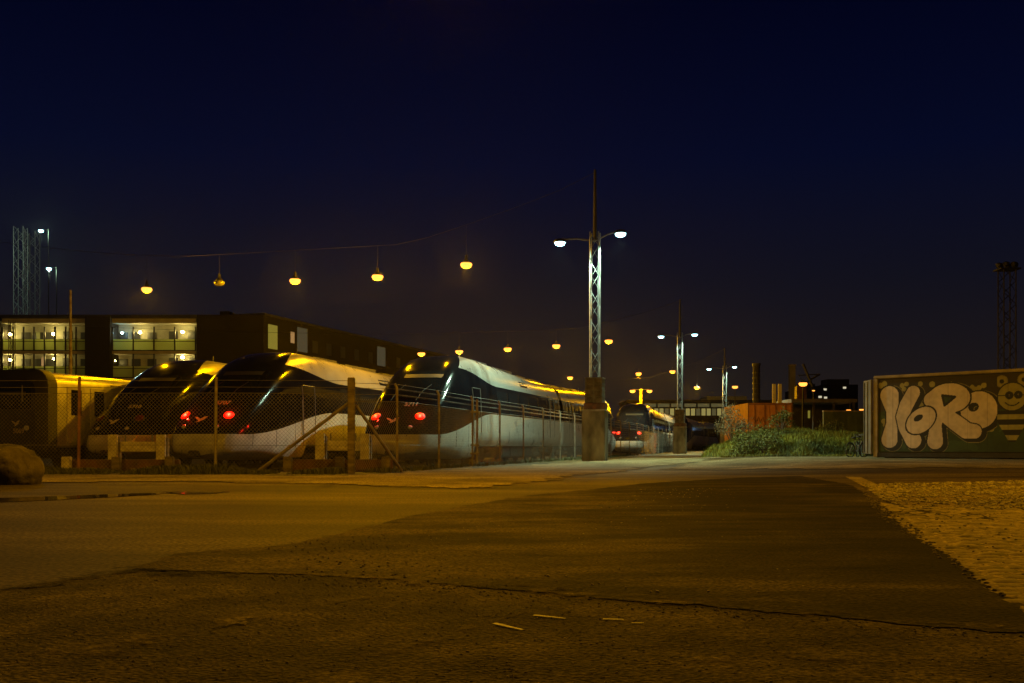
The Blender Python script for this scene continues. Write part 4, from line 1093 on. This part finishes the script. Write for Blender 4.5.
leaf = MB(); leaf.add([(-.06*CD.x, -.06*CD.y, -.02),( .10, 1.30, -.02),(.10,1.30,CH-.16),(-.06*CD.x,-.06*CD.y,CH-.1)], [(0,1,2,3)])
dd = Vector((.05, 1.2)).normalized(); dn = Vector((-dd.y, dd.x))
def leafbox(u0,u1,n0,n1,z0,z1,name,m,parent=ct):
    vs = []
    for z in (z0, z1):
        for u, v in ((u0,n0),(u1,n0),(u1,n1),(u0,n1)): q = Vector((-.08,.02))+dd*u+dn*v; vs.append((q.x, q.y, z))
    return MB().add(vs, ((0,3,2,1),(4,5,6,7),(0,1,5,4),(1,2,6,5),(2,3,7,6),(3,0,4,7))).build(name, m, parent, bevel=.008)
dl = leafbox(0, .8, 0, .06, -.05, CH-.14, 'end_panel', mat('end_panel_paint', (.15,.12,.085), (.07,.055,.04), scale=2, rough=.75))
for u in (.3, .65): leafbox(u, u+.035, .065, .10, -.02, CH-.2, 'locking_bar', m_steel, dl)
for u in (.3, 4.0, 7.8, 11.4):
    MB().box(u, u+.35, .1, 2.3, -.34, -.165, CM).build('support_block', m_wood, ct)
# graffiti, a paint layer on the side: colours by position on the wall
def face_uv(zx, zy):
    px = 860+zx/5.256; py = 350+zy/5.254
    k = (px-512)/F; u = (C0.x-k*C0.y)/(k*CD.y-CD.x); d = C0.y+CD.y*u
    return Vector((u, CAMZ+(HY-py)/F*d-CB))
def PR(pts): return [(face_uv(x, y), r*d0) for x, y, r in pts]
d0 = .0064
def capsule(p, S):
    best = 1e9
    for (a, ra), (b2, rb) in zip(S, S[1:]):
        ab = b2-a; t_ = max(0, min(1, (p-a).dot(ab)/ab.length_squared)); dd_ = (p-(a+ab*t_)).length-(ra+(rb-ra)*t_)
        if dd_ < best: best = dd_
    return best
def ell(p, c, a, b2, ang):
    q = p-c; ca, sa = math.cos(ang), math.sin(ang); x_ = q.x*ca+q.y*sa; y_ = -q.x*sa+q.y*ca
    k = math.hypot(x_/a, y_/b2); return (k-1)*min(a, b2)
SC = d0
def smin(a, b2, k=.05):
    h = max(0, min(1, .5+.5*(b2-a)/k)); return b2+(a-b2)*h-k*h*(1-h)
N1 = PR([(155,240,50),(172,320,34),(168,385,30),(155,470,44)]); N2 = PR([(280,224,35),(244,290,36),(222,350,32),(236,405,34),(280,474,42)])
R1 = PR([(400,310,36),(398,400,30),(395,480,40)]); R2 = PR([(430,330,34),(500,380,40),(560,424,40),(600,428,36)]); R3 = PR([(375,262,38),(420,225,34)])
rc = face_uv(470,252); rh = [face_uv(432,238), face_uv(500,246), face_uv(445,292)]
dc = face_uv(625,315); dh = face_uv(597,300); oc = face_uv(320,370); oh = face_uv(307,357)
def tri(p, T, r):
    return min(capsule(p, [(T[i], r), (T[(i+1)%3], r)]) for i in range(3))
def L_n(p): return capsule(p, N1)
def L_m(p): return capsule(p, N2)
def L_d(p): return max(ell(p, dc, 88*SC, 92*SC, 0), -ell(p, dh, 26*SC, 22*SC, .3))
def L_r(p): return max(smin(smin(smin(ell(p, rc, 102*SC, 74*SC, 0), capsule(p, R1)), capsule(p, R2)), capsule(p, R3)), -tri(p, rh, 6*SC))
def L_o(p): return max(ell(p, oc, 84*SC, 58*SC, R(38)), -ell(p, oh, 26*SC, 15*SC, R(30)))
LET = [L_n, L_m, L_d, L_r, L_o]
def insidetri(p):
    a, b2, c_ = rh; f = lambda u, v: (v-u).cross(p-u) if hasattr(Vector((0,0)),'cross') else 0
    f = lambda u, v: (v.x-u.x)*(p.y-u.y)-(v.y-u.y)*(p.x-u.x)
    s1, s2, s3 = f(a,b2), f(b2,c_), f(c_,a); return (s1>0)==(s2>0)==(s3>0)
dots = [face_uv(*q) for q in ((108,188),(130,178),(222,188),(232,205),(318,178),(245,180),(378,180),(605,205),(625,198),(590,195),(650,185),(125,375),(133,395),(300,285),(320,290),(660,420),(690,415),(480,180))]
bc = face_uv(800,245); GU = face_uv
ears = [face_uv(745,165), face_uv(862,155)]; eyes = [face_uv(785,238), face_uv(832,235)]
PINK = (.56,.47,.42); GREEN = (.018,.042,.012); BROWN = (.022,.016,.012); BLK = (.006,.006,.006); YEL = (.26,.24,.09); PALE = (.20,.18,.10)
uA, uB = .12, 6.4; vA, vB = .03, CH-.16; st = .014
nu = int((uB-uA)/st)+1; nv_ = int((vB-vA)/st)+1
vs = []; cols = []
for j in range(nv_):
    for i in range(nu):
        u = uA+i*st; v = vA+j*st; p = Vector((u, v)); vs.append((CM @ Vector((u, -.004+0*u, v))))
        nn = pnoise(Vector((u*2.2, v*2.2, 0)))
        c = GREEN if v < 1.25+.35*nn+.2*math.sin(u*1.7) else BROWN
        if v > CH-.40: c = BROWN
        if nn > .25 and v < 1.6: c = (.03,.065,.022)
        if min((p-q).length for q in dots) < .085+.03*nn: c = YEL
        if u < face_uv(722, 300).x:
            sh = min(f(p-Vector((.10,-.055))) for f in LET)
            if sh < .075: c = PALE
            if sh < .055: c = BLK
            for f in LET:
                d_ = f(p)
                if d_ < .040: c = BLK if d_ > 0 else PINK
            if insidetri(p) and c is PINK: c = GREEN
        else:
            # cartoon bear in dark glasses with a striped body
            r_ = (p-bc).length
            for e in ears:
                q_ = (p-e).length
                if q_ < .19: c = PALE
                if q_ < .155: c = YEL
                if q_ < .07: c = BLK
            if abs(u-bc.x) < .62-.55*max(0, (GU(800,320).y-v)) and v < GU(800,318).y and v > .35:
                c = YEL if int((v+10)/.16) % 2 else BLK
            if r_ < .46: c = BLK
            if r_ < .42: c = YEL
            for e in eyes:
                if (p-e).length < .125: c = BLK
                if (p-e).length < .03: c = PALE
            if abs(v-eyes[0].y) < .018 and r_ < .42: c = BLK
            m_ = (p-(bc+Vector((0,-.02)))).length
            if .235 < m_ < .27 and v < bc.y-.16: c = BLK
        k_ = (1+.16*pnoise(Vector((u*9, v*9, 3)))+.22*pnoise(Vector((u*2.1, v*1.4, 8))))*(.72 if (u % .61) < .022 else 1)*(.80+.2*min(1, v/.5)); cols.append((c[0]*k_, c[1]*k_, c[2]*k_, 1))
me = bpy.data.meshes.new('graffiti_mural')
me.from_pydata(vs, [], [(j*nu+i, j*nu+i+1, (j+1)*nu+i+1, (j+1)*nu+i) for j in range(nv_-1) for i in range(nu-1)])
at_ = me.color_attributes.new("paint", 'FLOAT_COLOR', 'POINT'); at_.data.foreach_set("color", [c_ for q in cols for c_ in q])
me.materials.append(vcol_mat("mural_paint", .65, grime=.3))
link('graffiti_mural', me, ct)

# ------------------------------------------------------------------ orange container behind the mound
m_or = mat("orange_container_paint", (.62,.27,.08), (.46,.18,.055), scale=1.8, rough=.6)
oc_ = thing('freight_container', 'orange freight container with closed doors behind the mound', 'container', (X(770,55), 55, .35)); ow = 1.22
MB().box(-ow, ow, .05, 6.0, .0, 2.62).build('box_shell', m_or, oc_)
for s in (-1, 1):
    d = MB().box(.02 if s > 0 else -ow+.06, ow-.06 if s > 0 else -.02, -.02, .045, .12, 2.5)
    d = d.build('door', m_or, oc_, bevel=.01)
    for q in (.30, .85): MB().tube([(s*q, -.06, .1),(s*q, -.06, 2.52)], .02, 6).build('locking_bar', mat("orange_bar", (.22,.09,.03), rough=.6), d)
    MB().box(s*.35-.3*(s<0)-.02, s*.35+.3*(s>0)+.02, -.08, -.03, 1.25, 1.29).build('handle', m_dark, d)
MB().box(-ow,-ow+.055,-.03,.045,.0,2.62).box(ow-.055,ow,-.03,.045,0,2.62).box(-ow+.056,ow-.056,-.03,.045,2.505,2.62).box(-ow+.056,ow-.056,-.03,.045,0,.115).build('door_frame', mat("orange_frame", (.30,.12,.045), rough=.6), oc_)
tg = MB()
def scrib(pts, r=.03): tg.tube([(x, -.028, z) for x, z in pts], r, 5)
scrib([(-.75+.17*math.cos(a), .95+.12*math.sin(a)) for a in [i*.5 for i in range(1, 12)]], .035)
scrib([(-.5,.85),(-.42,1.1),(-.35,.88),(-.28,1.05)], .02)
for x0_, z0_ in ((-.95,1.7),(.3,1.75)): scrib([(x0_+.08*i, z0_+.18*math.sin(i*2.1)) for i in range(9)], .018)
tg.build('graffiti_tag', mat("dark_spray_paint", (.05,.03,.02), rough=.7), oc_)

# ------------------------------------------------------------------ bicycle leaning at the end of the mural container
def bicycle(x, y, z, rz, lb, m, sc=.95):
    t = thing('bicycle', lb, 'bicycle', (x, y, z), rz, 'bicycles beside the mural container')
    for wx in (-.52, .52):
        wm = MB(); ring = [(wx+.34*math.cos(a), 0, .34+.34*math.sin(a)) for a in [2*math.pi*i/24 for i in range(25)]]; wm.tube(ring, .022, 5, cap=False)
        o = wm.build('wheel', m_black, t)
        sp = MB()
        for i in range(14): a = 2*math.pi*i/14; sp.tube([(wx,0,.34),(wx+.33*math.cos(a),0,.34+.33*math.sin(a))], .003, 3, cap=False)
        ring = [(wx+.31*math.cos(a), 0, .34+.31*math.sin(a)) for a in [2*math.pi*i/24 for i in range(25)]]; sp.tube(ring, .010, 4, cap=False)
        sp.build('spokes', m_steel, o)
        MB().tube([(wx+.375*math.cos(a), 0, .34+.375*math.sin(a)) for a in [R(20+14*i) for i in range(10)]], .02, 4).build('mudguard', m_steel, t)
    f_ = MB(); bb = (-.05,0,.3); st_ = (-.2,0,.82); hd = (.36,0,.85); ax = (-.52,0,.34); fx = (.52,0,.34)
    for a, c in ((bb,st_),(bb,(.38,0,.75)),(st_,hd),(bb,ax),((-.17,0,.75),ax),(hd,fx)): f_.tube([a, c], .017, 6)
    f_.build('frame', m, t)
    MB().tube([(.36,0,.82),(.33,0,1.03)], .014, 5).tube([(.2,-.28,1.04),(.34,-.15,1.05),(.34,.15,1.05),(.2,.28,1.04)], .013, 5).build('handlebar', m_steel, t)
    MB().lathe([(.05,0),(.11,.02),(.1,.06),(.03,.08)], c=(-.24,0,.9), n=10).tube([(-.2,0,.8),(-.23,0,.9)], .012, 5).build('saddle', m_black, t)
    MB().tube([(-.05,-.1,.3),(-.05,.1,.3)], .03, 8).build('crank', m_dark, t)
    t.scale = (sc, sc, sc)
bx_, by_ = X(857, 37), 37
bicycle(bx_, by_, gz(bx_,by_), R(35), 'old bicycle standing at the left end of the mural container', mat("bicycle_brown", (.14,.07,.03), rough=.4), .78)
bicycle(bx_+.35, by_+.7, gz(bx_,by_), R(60), 'second bicycle half hidden behind the old one', m_steel, .82)

# ------------------------------------------------------------------ dark shed, green wall, chimneys, crane, far buildings
m_shed = mat("shed_dark_wood", (.06,.045,.03), (.03,.024,.018), scale=2, rough=.85)
sh = thing('open_shed', 'dark open shed with a flat canopy behind the mound', 'shed', (X(820,70), 70, .1))
MB().box(-2.0, 2.6, .0, 4.0, 3.55, 3.8).build('canopy', mat("canopy_edge", (.17,.14,.10), (.10,.08,.06), scale=2, rough=.8), sh)
MB().box(-2.0, 2.5, 3.5, 3.7, 0, 3.54).build('back_wall', m_shed, sh)
for x in (-1.9, -.4, 1.0, 2.4): MB().box(x-.07, x+.07, .05, .19, 0, 3.54).build('post', m_shed, sh)
MB().box(-1.9,2.4,.21,.27,1.1,1.25).build('crossrail', m_shed, sh)
MB().box(.18,.32,3.40,3.48,2.55,3.1).build('lit_window', g_winw, sh)
MB().box(-1.9,-.6,1.0,2.0,0,1.6).build('crate_stack', m_wood, sh, bevel=.03)
gwl = thing('yard_wall', 'green painted wall between the shed and the mural container', 'wall', (X(845,66), 66, .1))
MB().box(-1.4, 4.0, 0, .25, 0, 2.75).build('wall_panel', mat("green_wall_paint", (.10,.13,.045), (.065,.085,.03), scale=1.5, rough=.7), gwl)
MB().box(-1.42, 4.02, -.03, .28, 2.75, 2.85).build('coping', m_cgrey, gwl)
hut = thing('site_hut', 'small hut with a glowing orange window beside the shed', 'hut', (X(836,75), 75, .1))
MB().box(-1.3,1.2,0,2.5,0,2.9).build('wall', m_cgrey, hut); MB().box(-1.4,1.3,-.15,2.6,2.9,3.05).build('roof', m_dark, hut)
MB().box(-.55,.75,-.04,-.005,1.5,2.6).build('lit_window', glow("hut_window", (1.0,.42,.06), 1.1), hut)
ch = thing('chimney', 'dark banded round chimney left of the far orange lamp', 'chimney', (X(756.5,95), 95, 0))
c = MB(); c.lathe([(.36,0),(.33,8.3)], n=16); c.build('stack', m_wall, ch, smooth=True)
c = MB()
for i in range(11): c.lathe([(.38,0),(.38,.1)], c=(0,0,2.5+i*.5), n=16)
c.lathe([(.4,0),(.4,.25)], c=(0,0,8.2), n=16)
c.build('bands', m_dark, ch)
ch = thing('chimney', 'pale square chimney rising behind the orange lamp', 'chimney', (X(792,160), 160, 0))
MB().box(-.42*1.1,.42*1.1,-.4,.4,0,CAMZ+81*.16).build('stack', mat("pale_chimney", (.22,.21,.16), (.16,.15,.12), scale=1, rough=.8), ch)
MB().box(-.55,.55,-.48,.48,CAMZ+80*.16,CAMZ+81.5*.16).build('cap', m_cgrey, ch)
# slewing crane
cr = thing('harbour_crane', 'dark slewing crane with its jib raised behind the shed', 'crane', (X(801,85), 85, 0))
c = MB(); lattice(c,-.35,.35,-.35,.35,0,5.0,.06,7,.035); c.build('tower', m_dark, cr)
MB().box(-.45,.4,-.4,.4,4.4,5.7).build('machine_house', mat("crane_red", (.10,.025,.015), (.04,.015,.01), scale=2, rough=.6), cr, bevel=.06)
MB().tube([(.2,0,5.8),(.9,0,6.3),(1.6,0,6.7)], .09, 5).tube([(.3,0,5.9),(-.25,0,6.6),(1.6,0,6.7)], .05, 5).build('boom', m_dark, cr)
p1 = W(803,364,85)-Vector(cr.location); p2 = W(812.5,387,85)-Vector(cr.location); p3 = Vector((p2.x+.5,0,4))
c = MB(); c.tube([(p1.x,0,p1.z),(p2.x,0,p2.z)], .12, 5).tube([(p2.x,0,p2.z),(.4,0,5.2)], .09, 5); c.build('jib', m_dark, cr)
# far floodlight mast at right, unlit
fm = thing('floodlight_mast', 'tall unlit floodlight mast rising behind the mural container', 'lamp mast', (X(1007,70), 70, 0))
c = MB(); lattice(c,-.42,.42,-.42,.42,0,12.9,.05,16,.025); c.build('lattice_shaft', m_dark, fm)
c = MB(); c.box(-.7,.7,-.6,.6,12.9,13.0)
c.build('platform', m_dark, fm)
for i in range(6):
    a = i*1.047; MB().lathe([(.2,-.12),(.24,.1),(.08,.18)], c=(.55*math.cos(a), .5*math.sin(a), 13.25), n=10).build('floodlight', m_dark, fm)
# long hall with a lit window band at the end of the road
hl = thing('station_hall', 'long low hall with a band of lit windows across the road end', 'building', (X(700,190), 190, 0))
hw0, hw1 = X(628,190)-X(700,190), X(775,190)-X(700,190); Z = lambda y, d: CAMZ+(HY-y)/F*d
MB().box(hw0, hw1, 0, 14, 0, Z(402,190)).build('wall', m_shed, hl)
MB().box(hw0-.3, hw1+.3, -.4, 14.3, Z(402,190), Z(400,190)).build('roof_edge', m_frame, hl)
MB().box(X(708,190)-X(700,190), X(748,190)-X(700,190), 1, 8, Z(400,190), Z(396,190)).build('roof_light', mat("rooflight", (.4,.42,.3), rough=.5), hl)
g_hall = glow("hall_window_lit", (.85,.72,.22), .30); g_hall2 = glow("hall_window_dim", (.7,.62,.25), .10)
for i in range(26):
    x0 = hw0+1+i*(hw1-hw0-2)/26
    MB().box(x0, x0+.75, -.05, -.01, Z(415.5,190), Z(408.5,190)).build('window', (g_hall if i % 3 else g_hall2) if i > 3 else g_hall2, hl)
for i in range(7):
    x0 = hw0+.6+i*1.15*2.2
    if x0 < hw1-3: MB().box(x0, x0+2.2, -.05, -.01, Z(407,190), Z(403.5,190)).build('clerestory_window', g_hall2, hl)
pp = thing('gate_post', 'pale twin post rising over the orange container roof', 'post', (X(777,60), 60, .1))
for s_ in (-.17, .17): MB().box(s_-.1, s_+.1, -.1, .1, 0, CAMZ+62*.06-.1).build('post', mat("pale_post", (.6,.55,.4), (.5,.45,.3), rough=.6), pp, bevel=.02)
sg = thing('lit_sign', 'small glowing blue sign on a post beyond the road end', 'sign', (X(738,150), 150, 0))
MB().tube([(0,.05,0),(0,.05,Z(427,150))], .06, 6).build('post', m_dark, sg)
MB().box(-.5,.5,-.06,.06,Z(427,150),Z(421,150)).build('sign_panel', glow("blue_sign", (.25,.55,1.0), .8), sg)
# far blocks on the right with a few lit windows
for i, (pa, pb_, yt, lb, wins) in enumerate(((797,824,392,'low far office block with few lit windows behind the crane',((820,397),(818,400.5),(824,401))),(824,858,387,'taller far tower block with one lit window near its top',((825,389.5),(844.5,387.8),(825.5,397.7))))):
    d = 320+i*20; xa, xb = X(pa,d), X(pb_,d); zt_ = Z(yt-2.5, d)
    t = thing('office_block', lb, 'building', ((xa+xb)/2, d, 0))
    MB().box(xa-(xa+xb)/2, xb-(xa+xb)/2, 0, 14, 0, zt_).build('wall', m_wall, t)
    MB().box(xa-(xa+xb)/2+2, xb-(xa+xb)/2-2, 3, 10, zt_, zt_+2.0).build('roof_plant', m_dark, t)
    for px, y in wins:
        MB().box(X(px,d)-(xa+xb)/2-.5, X(px,d)-(xa+xb)/2+.5, -.2, -.02, Z(y,d)-.3, Z(y,d)+.35).build('lit_window', glow("office_window", (1.0,.9,.6), .6), t)
